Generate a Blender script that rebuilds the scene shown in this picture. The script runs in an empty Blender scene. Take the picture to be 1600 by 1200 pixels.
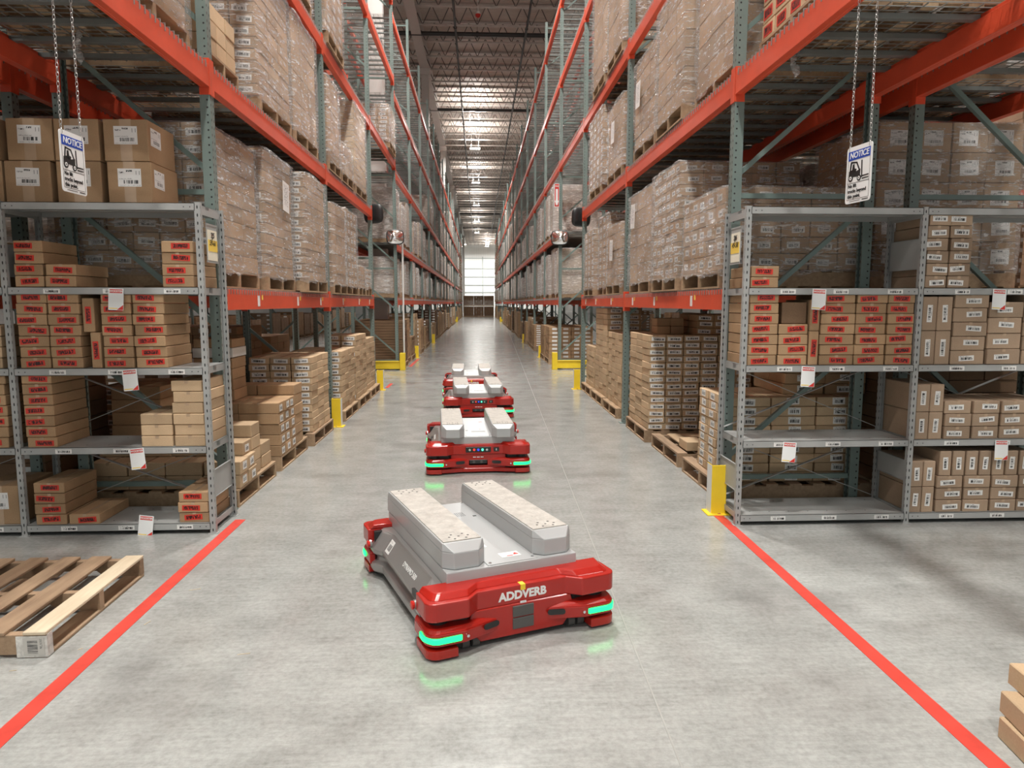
import bpy, bmesh, math, random
from mathutils import Vector, Matrix, noise
R = math.radians
PI = math.pi
random.seed(7)
S = bpy.context.scene
C = S.collection
D = bpy.data

# ------------------------------------------------------------------ camera
FPX = 1100.0
cam = D.cameras.new('camera'); cam.sensor_width = 36; cam.lens = FPX / 1600 * 36
cam.clip_end = 400
camo = D.objects.new('camera', cam); C.objects.link(camo)
TH = math.atan(127 / FPX); PS = math.atan(52 / FPX * math.cos(TH))
camo.location = (0, 0, 1.55); camo.rotation_euler = (PI/2 - TH, 0, -PS)
S.camera = camo
# ------------------------------------------------------------------ world, exposure
W = D.worlds.new('world'); S.world = W; W.use_nodes = True
W.node_tree.nodes['Background'].inputs[0].default_value = (.96, 1.0, .985, 1)
W.node_tree.nodes['Background'].inputs[1].default_value = .55
S.view_settings.view_transform = 'Standard'; S.view_settings.look = 'None'
S.view_settings.exposure = 0.40; S.view_settings.gamma = 1
try:
    S.cycles.use_denoising = True
    S.cycles.max_bounces = 7; S.cycles.diffuse_bounces = 4; S.cycles.glossy_bounces = 3
    S.cycles.transparent_max_bounces = 10; S.cycles.transmission_bounces = 3
    S.cycles.sample_clamp_indirect = 4
except Exception: pass
LAMP_POWER = 500
LAMP_Z = 12.0
LAMPS = [(-.2, y) for y in (-5, 2.5, 9, 15.5, 42.8, 49.7, 63.5, 78, 93, 108)] + [(1.6, 123.7), (1.6, 134)] + \
        [(8.6, y) for y in (0, 8, 16, 24, 38, 52)] + [(-8.6, y) for y in (-3, 18, 28, 44)] + [(-7,130),(9,130),(-3,134.5),(4.5,134.5),(1.6,129)]  # last five lamps are added to brighten the far wall

# ------------------------------------------------------------------ helpers
def tag(o, label, cat, group=None, kind=None):
    o['label'] = label; o['category'] = cat
    if group: o['group'] = group
    if kind: o['kind'] = kind
    return o
def thing(name, label, cat, loc=(0,0,0), rz=0, group=None):
    o = D.objects.new(name, None); o.empty_display_size = .1; C.objects.link(o)
    o.location = loc; o.rotation_euler = (0,0,rz)
    return tag(o, label, cat, group)
def put(name, me, parent=None, loc=(0,0,0), rot=(0,0,0), scale=None):
    o = D.objects.new(name, me); C.objects.link(o)
    o.location = loc; o.rotation_euler = rot
    if scale: o.scale = scale
    if parent: o.parent = parent
    return o
class MB:
    def __init__(s): s.v=[]; s.f=[]; s.m=[]
    def box(s, x0,x1,y0,y1,z0,z1, m=0):
        b=len(s.v)
        s.v += [(x,y,z) for x in (x0,x1) for y in (y0,y1) for z in (z0,z1)]
        for q in ((0,1,3,2),(4,6,7,5),(0,4,5,1),(2,3,7,6),(0,2,6,4),(1,5,7,3)):
            s.f.append(tuple(b+i for i in q)); s.m.append(m)
        return s
    def bar(s, a, b, w, h, m=0, up=(0,0,1)):
        a=Vector(a); b=Vector(b); d=(b-a).normalized(); u=Vector(up)
        if abs(d.dot(u))>.98: u=Vector((1,0,0))
        r=d.cross(u).normalized(); u=r.cross(d)
        n=len(s.v)
        for p in (a,b):
            for i,j in ((-1,-1),(1,-1),(1,1),(-1,1)): s.v.append(tuple(p+r*(i*w/2)+u*(j*h/2)))
        for q in ((0,1,2,3),(7,6,5,4),(0,4,5,1),(1,5,6,2),(2,6,7,3),(3,7,4,0)):
            s.f.append(tuple(n+i for i in q)); s.m.append(m)
        return s
    def tube(s, pts, r, n=8, m=0, cap=True):
        base=len(s.v); P=[Vector(p) for p in pts]
        for i,p in enumerate(P):
            d=(P[min(i+1,len(P)-1)]-P[max(i-1,0)]).normalized()
            u=Vector((0,0,1)) if abs(d.z)<.95 else Vector((1,0,0))
            a=d.cross(u).normalized(); b=d.cross(a)
            rr = r[i] if isinstance(r,(list,tuple)) else r
            for k in range(n):
                t=2*PI*k/n; s.v.append(tuple(p+a*math.cos(t)*rr+b*math.sin(t)*rr))
        for i in range(len(P)-1):
            for k in range(n):
                s.f.append((base+i*n+k, base+i*n+(k+1)%n, base+(i+1)*n+(k+1)%n, base+(i+1)*n+k)); s.m.append(m)
        if cap:
            s.f.append(tuple(base+k for k in range(n))); s.m.append(m)
            s.f.append(tuple(base+(len(P)-1)*n+k for k in reversed(range(n)))); s.m.append(m)
        return s
    def prism(s, pts, z0, z1, m=0, top=None, axis='z'):
        # pts: outline (a,b); extruded along axis; top: optional outline at z1
        n=len(pts); base=len(s.v); top=top or pts
        def P(a,b,z): return (a,b,z) if axis=='z' else ((a,z,b) if axis=='y' else (z,a,b))
        for a,b in pts: s.v.append(P(a,b,z0))
        for a,b in top: s.v.append(P(a,b,z1))
        s.f.append(tuple(base+i for i in reversed(range(n)))); s.m.append(m)
        s.f.append(tuple(base+n+i for i in range(n))); s.m.append(m)
        for i in range(n):
            j=(i+1)%n; s.f.append((base+i,base+j,base+n+j,base+n+i)); s.m.append(m)
        return s
    def mesh(s, name, mats, smooth=False, bevel=0, seg=2):
        me=D.meshes.new(name); me.from_pydata(s.v,[],s.f)
        for m in (mats if isinstance(mats,(list,tuple)) else [mats]): me.materials.append(m)
        me.polygons.foreach_set('material_index', s.m)
        bm=bmesh.new(); bm.from_mesh(me)
        bmesh.ops.recalc_face_normals(bm, faces=bm.faces)
        if bevel:
            es=[e for e in bm.edges if len(e.link_faces)==2 and e.calc_face_angle(0)>.5]
            bmesh.ops.bevel(bm, geom=es, offset=bevel, segments=seg, affect='EDGES', profile=.6, clamp_overlap=True)
        bm.to_mesh(me); bm.free()
        if smooth: me.polygons.foreach_set('use_smooth',[True]*len(me.polygons))
        me.update(); return me
def text_mesh(name, body, size, mat, bold=0, ext=.0006, align='CENTER', space=1.0, shear=0, lines=1.0):
    cu=D.curves.new('txt','FONT'); cu.body=body; cu.size=size; cu.extrude=ext; cu.offset=bold
    cu.align_x=align; cu.align_y='CENTER'; cu.space_character=space; cu.shear=shear; cu.space_line=lines
    cu.resolution_u=3
    o=D.objects.new('txt',cu); C.objects.link(o)
    dg=bpy.context.evaluated_depsgraph_get(); dg.update()
    me=D.meshes.new_from_object(o.evaluated_get(dg))
    D.objects.remove(o); D.curves.remove(cu)
    me.name=name; me.materials.clear(); me.materials.append(mat)
    return me
ORD=['zeroth','first','second','third','fourth','fifth','sixth','seventh','eighth','ninth','tenth','eleventh','twelfth','thirteenth','fourteenth','fifteenth','sixteenth','seventeenth','eighteenth','nineteenth','twentieth','twenty-first','twenty-second','twenty-third','twenty-fourth','twenty-fifth','twenty-sixth']+['%dth'%i for i in range(27,40)]

# ------------------------------------------------------------------ materials
class NT:
    def __init__(s,name):
        s.mat=D.materials.new(name); s.mat.use_nodes=True
        s.t=s.mat.node_tree; s.b=s.t.nodes['Principled BSDF']; s.out=s.t.nodes['Material Output']
    def n(s,typ,**k):
        nd=s.t.nodes.new(typ)
        for a,v in k.items(): setattr(nd,a,v)
        return nd
    def l(s,a,b): s.t.links.new(a,b)
    def math(s,op,a,b=None,c=None):
        nd=s.n('ShaderNodeMath',operation=op)
        for i,v in enumerate((a,b,c)):
            if v is None: continue
            if isinstance(v,(int,float)): nd.inputs[i].default_value=v
            else: s.l(v,nd.inputs[i])
        return nd.outputs[0]
    def coords(s,kind='Object',scale=(1,1,1)):
        tc=s.n('ShaderNodeTexCoord'); mp=s.n('ShaderNodeMapping'); mp.inputs['Scale'].default_value=scale
        s.l(tc.outputs[kind],mp.inputs[0]); return mp.outputs[0]
    def noise(s,vec,scale,detail=3,rough=.5):
        nd=s.n('ShaderNodeTexNoise'); nd.inputs['Scale'].default_value=scale
        nd.inputs['Detail'].default_value=detail; nd.inputs['Roughness'].default_value=rough
        if vec: s.l(vec,nd.inputs['Vector'])
        return nd.outputs['Fac']
    def ramp(s,fac,stops):
        r=s.n('ShaderNodeValToRGB'); e=r.color_ramp.elements
        while len(e)<len(stops): e.new(.5)
        for el,(p,c) in zip(e,stops): el.position=p; el.color=(*c,1) if len(c)==3 else c
        s.l(fac,r.inputs[0]); return r.outputs[0]
    def mix(s,fac,a,b,mode='MIX'):
        m=s.n('ShaderNodeMix',data_type='RGBA',blend_type=mode)
        for i,v in ((0,fac),(6,a),(7,b)):
            if isinstance(v,(int,float)): m.inputs[i].default_value=v
            elif isinstance(v,tuple): m.inputs[i].default_value=(*v,1) if len(v)==3 else v
            else: s.l(v,m.inputs[i])
        return m.outputs[2]
    def bump(s,h,strength=.2,dist=.01):
        b=s.n('ShaderNodeBump'); b.inputs['Strength'].default_value=strength; b.inputs['Distance'].default_value=dist
        s.l(h,b.inputs['Height']); s.l(b.outputs[0],s.b.inputs['Normal'])
    def set(s,col=None,rough=None,metal=None,**k):
        if col is not None:
            if isinstance(col,tuple): s.b.inputs['Base Color'].default_value=(*col,1)
            else: s.l(col,s.b.inputs['Base Color'])
        if rough is not None:
            if isinstance(rough,(int,float)): s.b.inputs['Roughness'].default_value=rough
            else: s.l(rough,s.b.inputs['Roughness'])
        if metal is not None: s.b.inputs['Metallic'].default_value=metal
        return s
def lerp3(c,f): return tuple(min(1,x*f) for x in c)
def simple(name,col,rough=.5,metal=0,var=.12,scale=6,spec=None,rand=0):
    t=NT(name); v=t.coords('Object'); f=t.noise(v,scale,4,.6)
    c=t.ramp(f,[(.25,lerp3(col,1-var)),(.75,lerp3(col,1+var))])
    if rand:
        oi=t.n('ShaderNodeObjectInfo'); h=t.n('ShaderNodeHueSaturation'); t.l(c,h.inputs['Color'])
        t.l(t.math('MULTIPLY_ADD',oi.outputs['Random'],rand*2,1-rand),h.inputs['Value']); c=h.outputs[0]
    t.set(c,rough,metal)
    if spec is not None: t.b.inputs['Specular IOR Level'].default_value=spec
    return t.mat
def emissive(name,col,strength,base=(0,0,0)):
    t=NT(name); t.set(base,.4); t.b.inputs['Emission Color'].default_value=(*col,1); t.b.inputs['Emission Strength'].default_value=strength
    return t.mat
def holes_mat(name,col,kind):
    # kind 'rack': holes on +-x faces at y=+-.02 every .051 and on the y faces; 'slot': keyholes on the -y and +y faces
    t=NT(name); tc=t.n('ShaderNodeTexCoord'); sp=t.n('ShaderNodeSeparateXYZ'); t.l(tc.outputs['Object'],sp.inputs[0])
    ns=t.n('ShaderNodeSeparateXYZ'); t.l(tc.outputs['Normal'],ns.inputs[0])
    x,y,z=sp.outputs; nx=t.math('ABSOLUTE',ns.outputs[0]); ny=t.math('ABSOLUTE',ns.outputs[1])
    def grid(u,uc,ur,pitch,zr,off=0):
        du=t.math('ABSOLUTE',t.math('SUBTRACT',u,uc)); du=t.math('DIVIDE',du,ur)
        zz=t.math('SUBTRACT',t.math('MODULO',t.math('ADD',z,off+10*pitch),pitch),pitch/2); dz=t.math('DIVIDE',zz,zr)
        r=t.math('ADD',t.math('POWER',du,2),t.math('POWER',t.math('ABSOLUTE',dz),2))
        return t.math('LESS_THAN',r,1)
    if kind=='rack':
        ay=t.math('ABSOLUTE',y)
        a=t.math('MULTIPLY',grid(ay,.021,.006,.0508,.010),t.math('GREATER_THAN',nx,.7))
        b=t.math('MULTIPLY',grid(x,.016,.0065,.0508,.0065,.02),t.math('GREATER_THAN',ny,.7))
        m=t.math('MAXIMUM',a,b)
    else:
        a=t.math('MULTIPLY',grid(x,0,.0042,.0508,.011),t.math('GREATER_THAN',ny,.7))
        b=t.math('MULTIPLY',grid(y,0,.0042,.0508,.011),t.math('GREATER_THAN',nx,.7))
        m=t.math('MAXIMUM',a,b)
    f=t.noise(tc.outputs['Object'],5,4,.6)
    c=t.ramp(f,[(.25,lerp3(col,.88)),(.75,lerp3(col,1.1))])
    t.set(t.mix(m,c,(.012,.014,.013)),.42,0)
    return t.mat
def cardboard(name,col,rand=.16):
    t=NT(name); oi=t.n('ShaderNodeObjectInfo'); tc=t.n('ShaderNodeTexCoord')
    va=t.n('ShaderNodeVectorMath',operation='ADD'); t.l(tc.outputs['Object'],va.inputs[0])
    cb=t.n('ShaderNodeCombineXYZ'); t.l(t.math('MULTIPLY',oi.outputs['Random'],17),cb.inputs[0]); t.l(cb.outputs[0],va.inputs[1])
    v=va.outputs[0]
    f=t.noise(v,4,3,.6); g=t.noise(v,140,2,.6)
    c=t.ramp(f,[(.2,lerp3(col,.86)),(.8,lerp3(col,1.1))])
    c=t.mix(.10,c,t.ramp(g,[(.3,(0,0,0)),(.7,(1,.9,.8))]),'SOFT_LIGHT')
    h=t.n('ShaderNodeHueSaturation'); t.l(c,h.inputs['Color']); t.l(t.math('MULTIPLY_ADD',oi.outputs['Random'],rand*2,1-rand),h.inputs['Value'])
    t.set(h.outputs[0],.75); t.b.inputs['Specular IOR Level'].default_value=.25
    return t.mat
def barcode(name,bg,ink,mode='code'):
    # printed label seen in generated x (along) and z (up)
    t=NT(name); tc=t.n('ShaderNodeTexCoord'); sp=t.n('ShaderNodeSeparateXYZ'); t.l(tc.outputs['Generated'],sp.inputs[0])
    oi=t.n('ShaderNodeObjectInfo'); x,_,z=sp.outputs
    def inside(u,a,b): return t.math('MULTIPLY',t.math('GREATER_THAN',u,a),t.math('LESS_THAN',u,b))
    def bars(freq,zf,thr,seed):
        cb=t.n('ShaderNodeCombineXYZ'); t.l(t.math('MULTIPLY',x,freq),cb.inputs[0]); t.l(t.math('MULTIPLY',z,zf),cb.inputs[2])
        t.l(t.math('MULTIPLY_ADD',oi.outputs['Random'],31,seed),cb.inputs[1])
        return t.math('GREATER_THAN',t.noise(cb.outputs[0],1,2,.7),thr)
    if mode=='code':
        m=t.math('MULTIPLY',t.math('MULTIPLY',bars(34,.5,.47,0),inside(x,.14,.9)),inside(z,.2,.68))
        m2=t.math('MULTIPLY',t.math('MULTIPLY',bars(45,8,.53,5),inside(x,.06,.62)),inside(z,.78,.9))
        m=t.math('MAXIMUM',m,m2)
    elif mode=='red':
        m=t.math('MULTIPLY',t.math('MULTIPLY',bars(26,2.2,.45,0),inside(x,.1,.9)),inside(z,.16,.84))
    elif mode=='ship':
        m=t.math('MULTIPLY',t.math('MULTIPLY',bars(40,.4,.48,0),inside(x,.24,.86)),inside(z,.16,.36))
        m2=t.math('MULTIPLY',t.math('MULTIPLY',bars(60,40,.55,5),inside(x,.05,.62)),inside(z,.4,.46))
        m3=t.math('MULTIPLY',t.math('MULTIPLY',bars(30,14,.46,9),inside(x,.36,.62)),inside(z,.82,.92))
        m4=t.math('MULTIPLY',t.math('MULTIPLY',bars(30,14,.5,12),inside(x,.05,.3)),inside(z,.74,.82))
        m5=t.math('MULTIPLY',t.math('SUBTRACT',inside(x,.78,.94),inside(x,.8,.92)),inside(z,.66,.88))
        m=m2
        m6=t.math('MULTIPLY',t.math('MULTIPLY',bars(70,30,.55,21),inside(x,.04,.96)),inside(z,.05,.09))
        for q in (t.math('MULTIPLY',t.math('MULTIPLY',bars(40,.4,.48,0),inside(x,.24,.86)),inside(z,.16,.36)),m3,m4,m5,m6): m=t.math('MAXIMUM',m,q)
    elif mode=='sheet':
        m=t.math('MULTIPLY',t.math('MULTIPLY',bars(14,30,.55,0),inside(x,.15,.85)),inside(z,.2,.9))
    t.set(t.mix(m,bg,ink),.45); return t.mat

M={}
M['card']=cardboard('cardboard',(.40,.262,.150))
M['card_light']=cardboard('cardboard_light',(.52,.375,.235))
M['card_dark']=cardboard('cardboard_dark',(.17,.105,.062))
M['card_grey']=cardboard('cardboard_greyish',(.36,.26,.18))
M['tape']=simple('packing_tape',(.46,.33,.22),.25)
M['label_red']=barcode('red_barcode_label',(.62,.035,.02),(.035,.004,.003),'red')
M['label_white']=barcode('white_barcode_label',(.78,.77,.74),(.03,.03,.03),'code')
M['label_ship']=barcode('white_shipping_label',(.80,.79,.77),(.04,.04,.04),'ship')
M['label_sheet']=barcode('paper_sheet',(.80,.79,.77),(.25,.25,.25),'sheet')
M['white_print']=simple('white_print',(.8,.8,.78),.5,var=.04)
M['dark_print']=simple('dark_red_print',(.16,.02,.012),.5,var=.1)
M['orange']=simple('orange_beam_paint',(.70,.085,.035),.34,var=.12,scale=3)
M['upright']=holes_mat('green_grey_post',(.17,.222,.203),'rack')
M['brace']=simple('green_grey_brace',(.16,.22,.20),.4)
M['galv']=simple('galvanised_wire',(.36,.36,.34),.35,.6,var=.1)
M['galv_dk']=simple('galvanised_channel',(.20,.215,.205),.42,.35)
M['shelf']=simple('grey_shelf_paint',(.36,.365,.355),.38,var=.08,scale=4)
M['shelfpost']=holes_mat('grey_slotted_post',(.36,.365,.355),'slot')
M['yellow']=simple('yellow_guard_paint',(.86,.62,.03),.4,var=.06)
M['white_paint']=simple('white_paint',(.72,.72,.69),.5,var=.05,scale=2)
M['col_paint']=simple('column_paint',(.58,.55,.52),.5,var=.05,scale=2)
M['black']=simple('black_plastic',(.018,.018,.018),.45)
M['blackpipe']=simple('black_pipe',(.025,.023,.022),.4)
M['rubber']=simple('grey_rubber',(.09,.085,.08),.7)
M['chrome']=simple('chrome',(.75,.75,.75),.12,1,var=.02)
M['chain']=simple('chain_steel',(.55,.55,.53),.3,.9,var=.05)
M['mirror']=simple('convex_mirror_glass',(.9,.9,.9),.03,1,var=.01)
M['sign_white']=simple('sign_white',(.80,.81,.80),.35,var=.02)
M['sign_blue']=simple('sign_blue',(.02,.075,.42),.35,var=.03)
M['sign_red']=simple('sign_red',(.60,.03,.02),.35,var=.03)
M['ink']=simple('black_ink',(.012,.012,.012),.5,var=.05)
M['card_yellow']=simple('yellow_tag',(.85,.60,.10),.6,var=.05)
M['card_cream']=simple('cream_tag',(.80,.76,.62),.6,var=.05)
M['tape_red']=simple('red_floor_tape',(.60,.058,.04),.42,var=.18,scale=7)
M['robot_red']=simple('gloss_red_paint',(.39,.014,.008),.22,var=.04,scale=3,spec=.6)
M['robot_grey']=simple('light_grey_paint',(.44,.45,.45),.32,.1,var=.03,scale=3)
M['robot_side']=simple('metallic_grey_paint',(.33,.32,.31),.28,.45,var=.04,scale=3)
M['green_led']=emissive('green_led',(.006,1.0,.14),3)
M['led_red']=emissive('red_button',(1,.06,.04),.6,(.5,.02,.02))
M['led_blue']=emissive('blue_button',(.05,.1,1),.6,(.02,.05,.5))
M['led_green']=emissive('green_button',(.1,1,.6),1.2,(.05,.5,.3))
M['lamp']=emissive('lamp_diffuser',(1,.98,.94),14)
M['lamp_body']=simple('lamp_body',(.6,.6,.6),.4)
def wood(name,a,b):
    t=NT(name); oi=t.n('ShaderNodeObjectInfo'); tc=t.n('ShaderNodeTexCoord')
    va=t.n('ShaderNodeVectorMath',operation='ADD'); t.l(tc.outputs['Object'],va.inputs[0])
    cb=t.n('ShaderNodeCombineXYZ'); t.l(t.math('MULTIPLY',oi.outputs['Random'],9),cb.inputs[2]); t.l(cb.outputs[0],va.inputs[1])
    mp=t.n('ShaderNodeMapping'); mp.inputs['Scale'].default_value=(14,1.6,14); t.l(va.outputs[0],mp.inputs[0])
    f=t.noise(mp.outputs[0],2.2,5,.65); g=t.noise(va.outputs[0],3,2)
    c=t.mix(.35,t.ramp(f,[(.25,a),(.7,b)]),t.ramp(g,[(.3,lerp3(a,.7)),(.7,lerp3(b,1.1))]))
    t.set(c,.75); t.bump(f,.25,.004); return t.mat
M['wood']=wood('pallet_wood',(.24,.15,.085),(.47,.33,.20))
M['wood_old']=wood('weathered_wood',(.20,.125,.075),(.40,.275,.17))
M['wood_new']=wood('pale_new_wood',(.50,.39,.26),(.70,.60,.44))
M['wood_end']=simple('white_sprayed_wood',(.60,.58,.54),.8,var=.35,scale=30)
def film_mat(name,amt,tint=(.89,.87,.85)):
    t=NT(name); t.set(tint,.10)
    v=t.coords('Object',(1,1,1))
    mp=t.n('ShaderNodeMapping'); mp.inputs['Scale'].default_value=(3.5,3.5,9); mp.inputs['Rotation'].default_value=(.5,.5,.2); t.l(v,mp.inputs[0])
    a=t.noise(mp.outputs[0],3.2,6,.72)
    mp2=t.n('ShaderNodeMapping'); mp2.inputs['Scale'].default_value=(2,2,16); mp2.inputs['Rotation'].default_value=(-.4,-.35,0); t.l(v,mp2.inputs[0])
    b=t.noise(mp2.outputs[0],3.0,5,.7)
    s=t.math('MAXIMUM',a,b)
    k=t.ramp(s,[(.52,(.0,.0,.0)),(.585,(.22,.22,.22)),(.64,(1,1,1))])  # white opacity streaks painted in as highlights and haze on the film
    al=t.math('MULTIPLY_ADD',k,.62,amt)
    t.l(al,t.b.inputs['Alpha'])
    t.bump(t.math('ADD',a,b),1.0,.03)
    t.b.inputs['Specular IOR Level'].default_value=.9
    return t.mat
M['film']=film_mat('stretch_film',.20)
M['film_silvery']=film_mat('stretch_film_far',.40)  # extra white opacity stands in for the silvery sheen of distant film
# floor
def floor_mat():
    t=NT('polished_concrete'); v=t.coords('Object')
    mp=t.n('ShaderNodeMapping'); mp.inputs['Scale'].default_value=(1,1.15,1); t.l(v,mp.inputs[0])
    a=t.noise(mp.outputs[0],.8,7,.62); b=t.noise(mp.outputs[0],3.2,8,.72); c=t.noise(v,38,4,.7)
    col=t.ramp(a,[(.32,(.205,.212,.20)),(.50,(.315,.325,.31)),(.68,(.42,.43,.41))])
    col=t.mix(.50,col,t.ramp(b,[(.26,(.17,.172,.16)),(.5,(.34,.35,.333)),(.76,(.50,.51,.49))]))
    mp3=t.n('ShaderNodeMapping'); mp3.inputs['Scale'].default_value=(1.5,26,1); t.l(v,mp3.inputs[0])
    col=t.mix(.35,col,t.ramp(t.noise(mp3.outputs[0],1.6,6,.75),[(.3,(.21,.213,.20)),(.7,(.46,.47,.45))]))
    col=t.mix(.18,col,t.ramp(c,[(.35,(.12,.11,.10)),(.6,(.5,.5,.48))]))
    # dark stains
    d=t.noise(v,.9,5,.6)
    col=t.mix(t.ramp(d,[(.54,(0,0,0)),(.72,(.6,.6,.6))]),col,(.15,.14,.135))
    # fine scratches
    mp2=t.n('ShaderNodeMapping'); mp2.inputs['Scale'].default_value=(1.2,40,1); mp2.inputs['Rotation'].default_value=(0,0,.5); t.l(v,mp2.inputs[0])
    e=t.noise(mp2.outputs[0],1.0,4,.7)
    col=t.mix(t.ramp(e,[(.66,(0,0,0)),(.74,(.35,.35,.35))]),col,(.50,.49,.46))
    t.set(col,t.math('MULTIPLY_ADD',b,.20,.09)); t.b.inputs['Specular IOR Level'].default_value=.55
    t.bump(b,.04,.01); return t.mat
M['floor']=floor_mat()
def deck_mat():
    t=NT('roof_deck'); v=t.coords('Object',(1,1,1)); a=t.noise(v,.35,5,.65)
    w=t.n('ShaderNodeTexWave'); w.bands_direction='Y'; w.inputs['Scale'].default_value=2.2; t.l(v,w.inputs[0])
    col=t.ramp(a,[(.3,(.50,.42,.37)),(.7,(.68,.60,.54))])
    t.set(col,.6); t.bump(w.outputs[1],.6,.04); return t.mat
M['deck']=deck_mat()
M['joist']=simple('joist_paint',(.55,.50,.46),.45,var=.1)
M['joist_web']=simple('joist_web_paint',(.13,.11,.10),.5,var=.1)
def wall_mat():
    t=NT('white_wall'); v=t.coords('Object'); w=t.n('ShaderNodeTexWave'); w.bands_direction='X'; w.inputs['Scale'].default_value=1.6
    t.l(v,w.inputs[0]); col=t.ramp(w.outputs[1],[(.03,(.52,.53,.52)),(.10,(.80,.80,.78))]); t.set(col,.5); return t.mat
M['wall']=wall_mat()
M['wall_side']=simple('side_wall',(.20,.19,.18),.7,var=.05,scale=.5)
M['tread']=NT('dimpled_tread_plate').mat
def tread():
    t=NT('dimpled_tread'); v=t.coords('Object'); vo=t.n('ShaderNodeTexVoronoi'); vo.inputs['Scale'].default_value=62; t.l(v,vo.inputs['Vector'])
    a=t.noise(v,16,4,.7); col=t.ramp(a,[(.3,(.36,.335,.30)),(.7,(.56,.53,.48))])
    t.set(col,.5); t.bump(vo.outputs[0],.5,.004); return t.mat
M['tread']=tread()

# ------------------------------------------------------------------ the setting
def struct(name,mb,mats,**k):
    o=put(name,mb.mesh(name,mats,**k)); o['kind']='structure'; return o
XW=17.0; YEND=140.0
struct('floor',MB().box(-XW,XW,-12,YEND,-.12,0),M['floor'])
ceil=struct('ceiling',MB().box(-XW,XW,-12,YEND,13.5,13.6),M['deck'])
struct('wall_far',MB().box(-XW,XW,YEND,YEND+.2,0,13.5),M['wall'])
struct('wall_left',MB().box(-XW-.2,-XW,-12,YEND,0,13.5),M['wall_side'])
struct('wall_right',MB().box(XW,XW+.2,-12,YEND,0,13.5),M['wall_side'])
# girts and door panel lines on the far wall
g=MB()
for z in (3.6,5.0,6.6,8.2,10.2): g.box(-6,8,YEND-.12,YEND,z-.06,z+.06)
for x in (-4,.8,5.4): g.box(x-.07,x+.07,YEND-.14,YEND,0,10.5)
struct('trim_1',g,simple('wall_girt_paint',(.30,.33,.32),.5))
# saw-cut floor joint filled with pale sealant
g=MB(); x0,y0,x1,y1=.565,-2,4.2,YEND-1
g.v=[(a_+d_*.0036,b_,c_) for c_ in (.0012,-.02) for a_,b_,d_ in ((x0,y0,-1),(x0,y0,1),(x1,y1,1),(x1,y1,-1))]
g.f=[(0,1,2,3),(0,4,5,1),(1,5,6,2),(2,6,7,3),(3,7,4,0)]; g.m=[0]*5
struct('trim_2',g,simple('pale_joint_filler',(.31,.31,.29),.6))
# roof joists
jb=MB(); xs0,xs1=-16.8,16.8
jb.box(xs0,xs1,-.05,.05,13.40,13.48); jb.box(xs0,xs1,-.045,.045,12.62,12.68)
n=46; st=(xs1-xs0)/n
for i in range(n):
    a=xs0+i*st; jb.bar((a,0,12.66),(a+st/2,0,13.42),.03,.03,1); jb.bar((a+st/2,0,13.42),(a+st,0,12.66),.03,.03,1)
jme=jb.mesh('joist',[M['joist'],M['joist_web']])
for i in range(76): put('joist',jme,ceil,(0,2.6+1.82*i,0))
# girder and columns
g=MB(); g.box(-2.68,-2.28,-10,YEND,12.40,12.44); g.box(-2.68,-2.28,-10,YEND,13.1,13.14); g.box(-2.5,-2.46,-10,YEND,12.44,13.1)
o=struct('trim_3',g,M['col_paint'])
for i,y in enumerate((18.05,34.6,51.2,67.8,84.4,101,117.6)):
    g=MB(); x=-2.45
    g.box(x-.17,x+.17,y-.17,y+.17,0,12.4); g.box(x-.25,x+.25,y-.25,y+.25,12.1,12.4)
    struct('trim_%d'%(4+i),g,M['col_paint'],bevel=.015)
# sprinkler mains (across) and branch lines (along)
def pipe(pts,r,label,top=13.5):
    m=MB().tube(pts,r,10)
    for p,q in zip(pts[:-1],pts[1:]):
        L=(Vector(q)-Vector(p)).length; k=int(L/5)
        for i in range(1,k):
            c=Vector(p).lerp(Vector(q),i/k); d=(Vector(q)-Vector(p)).normalized()
            m.tube([c-d*.05,c+d*.05],r*1.35,10)
            m.bar(c,(c.x,c.y,top),.012,.012)
    return tag(put('sprinkler_pipe',m.mesh('sprinkler_pipe',M['blackpipe'],smooth=False)),label,'pipe','black pipes below the roof')
names=['nearest black sprinkler pipe crossing the aisle under the roof','second black sprinkler pipe crossing the aisle under the roof','third black sprinkler pipe crossing, far down the aisle','farthest black sprinkler pipe crossing near the end wall']
for (y,lb) in zip((30.3,41.7,89,105.6),names): pipe([(-16.5,y,12.46),(16.5,y,12.46)],.085,lb)
pipe([(-.86,4,12.30),(-.86,130,12.30)],.045,'black branch pipe running lengthwise under the roof, left of the lamps',12.62)
pipe([(1.95,4,12.30),(1.95,120,12.30)],.045,'black branch pipe running lengthwise under the roof, right of the lamps',12.62)
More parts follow.
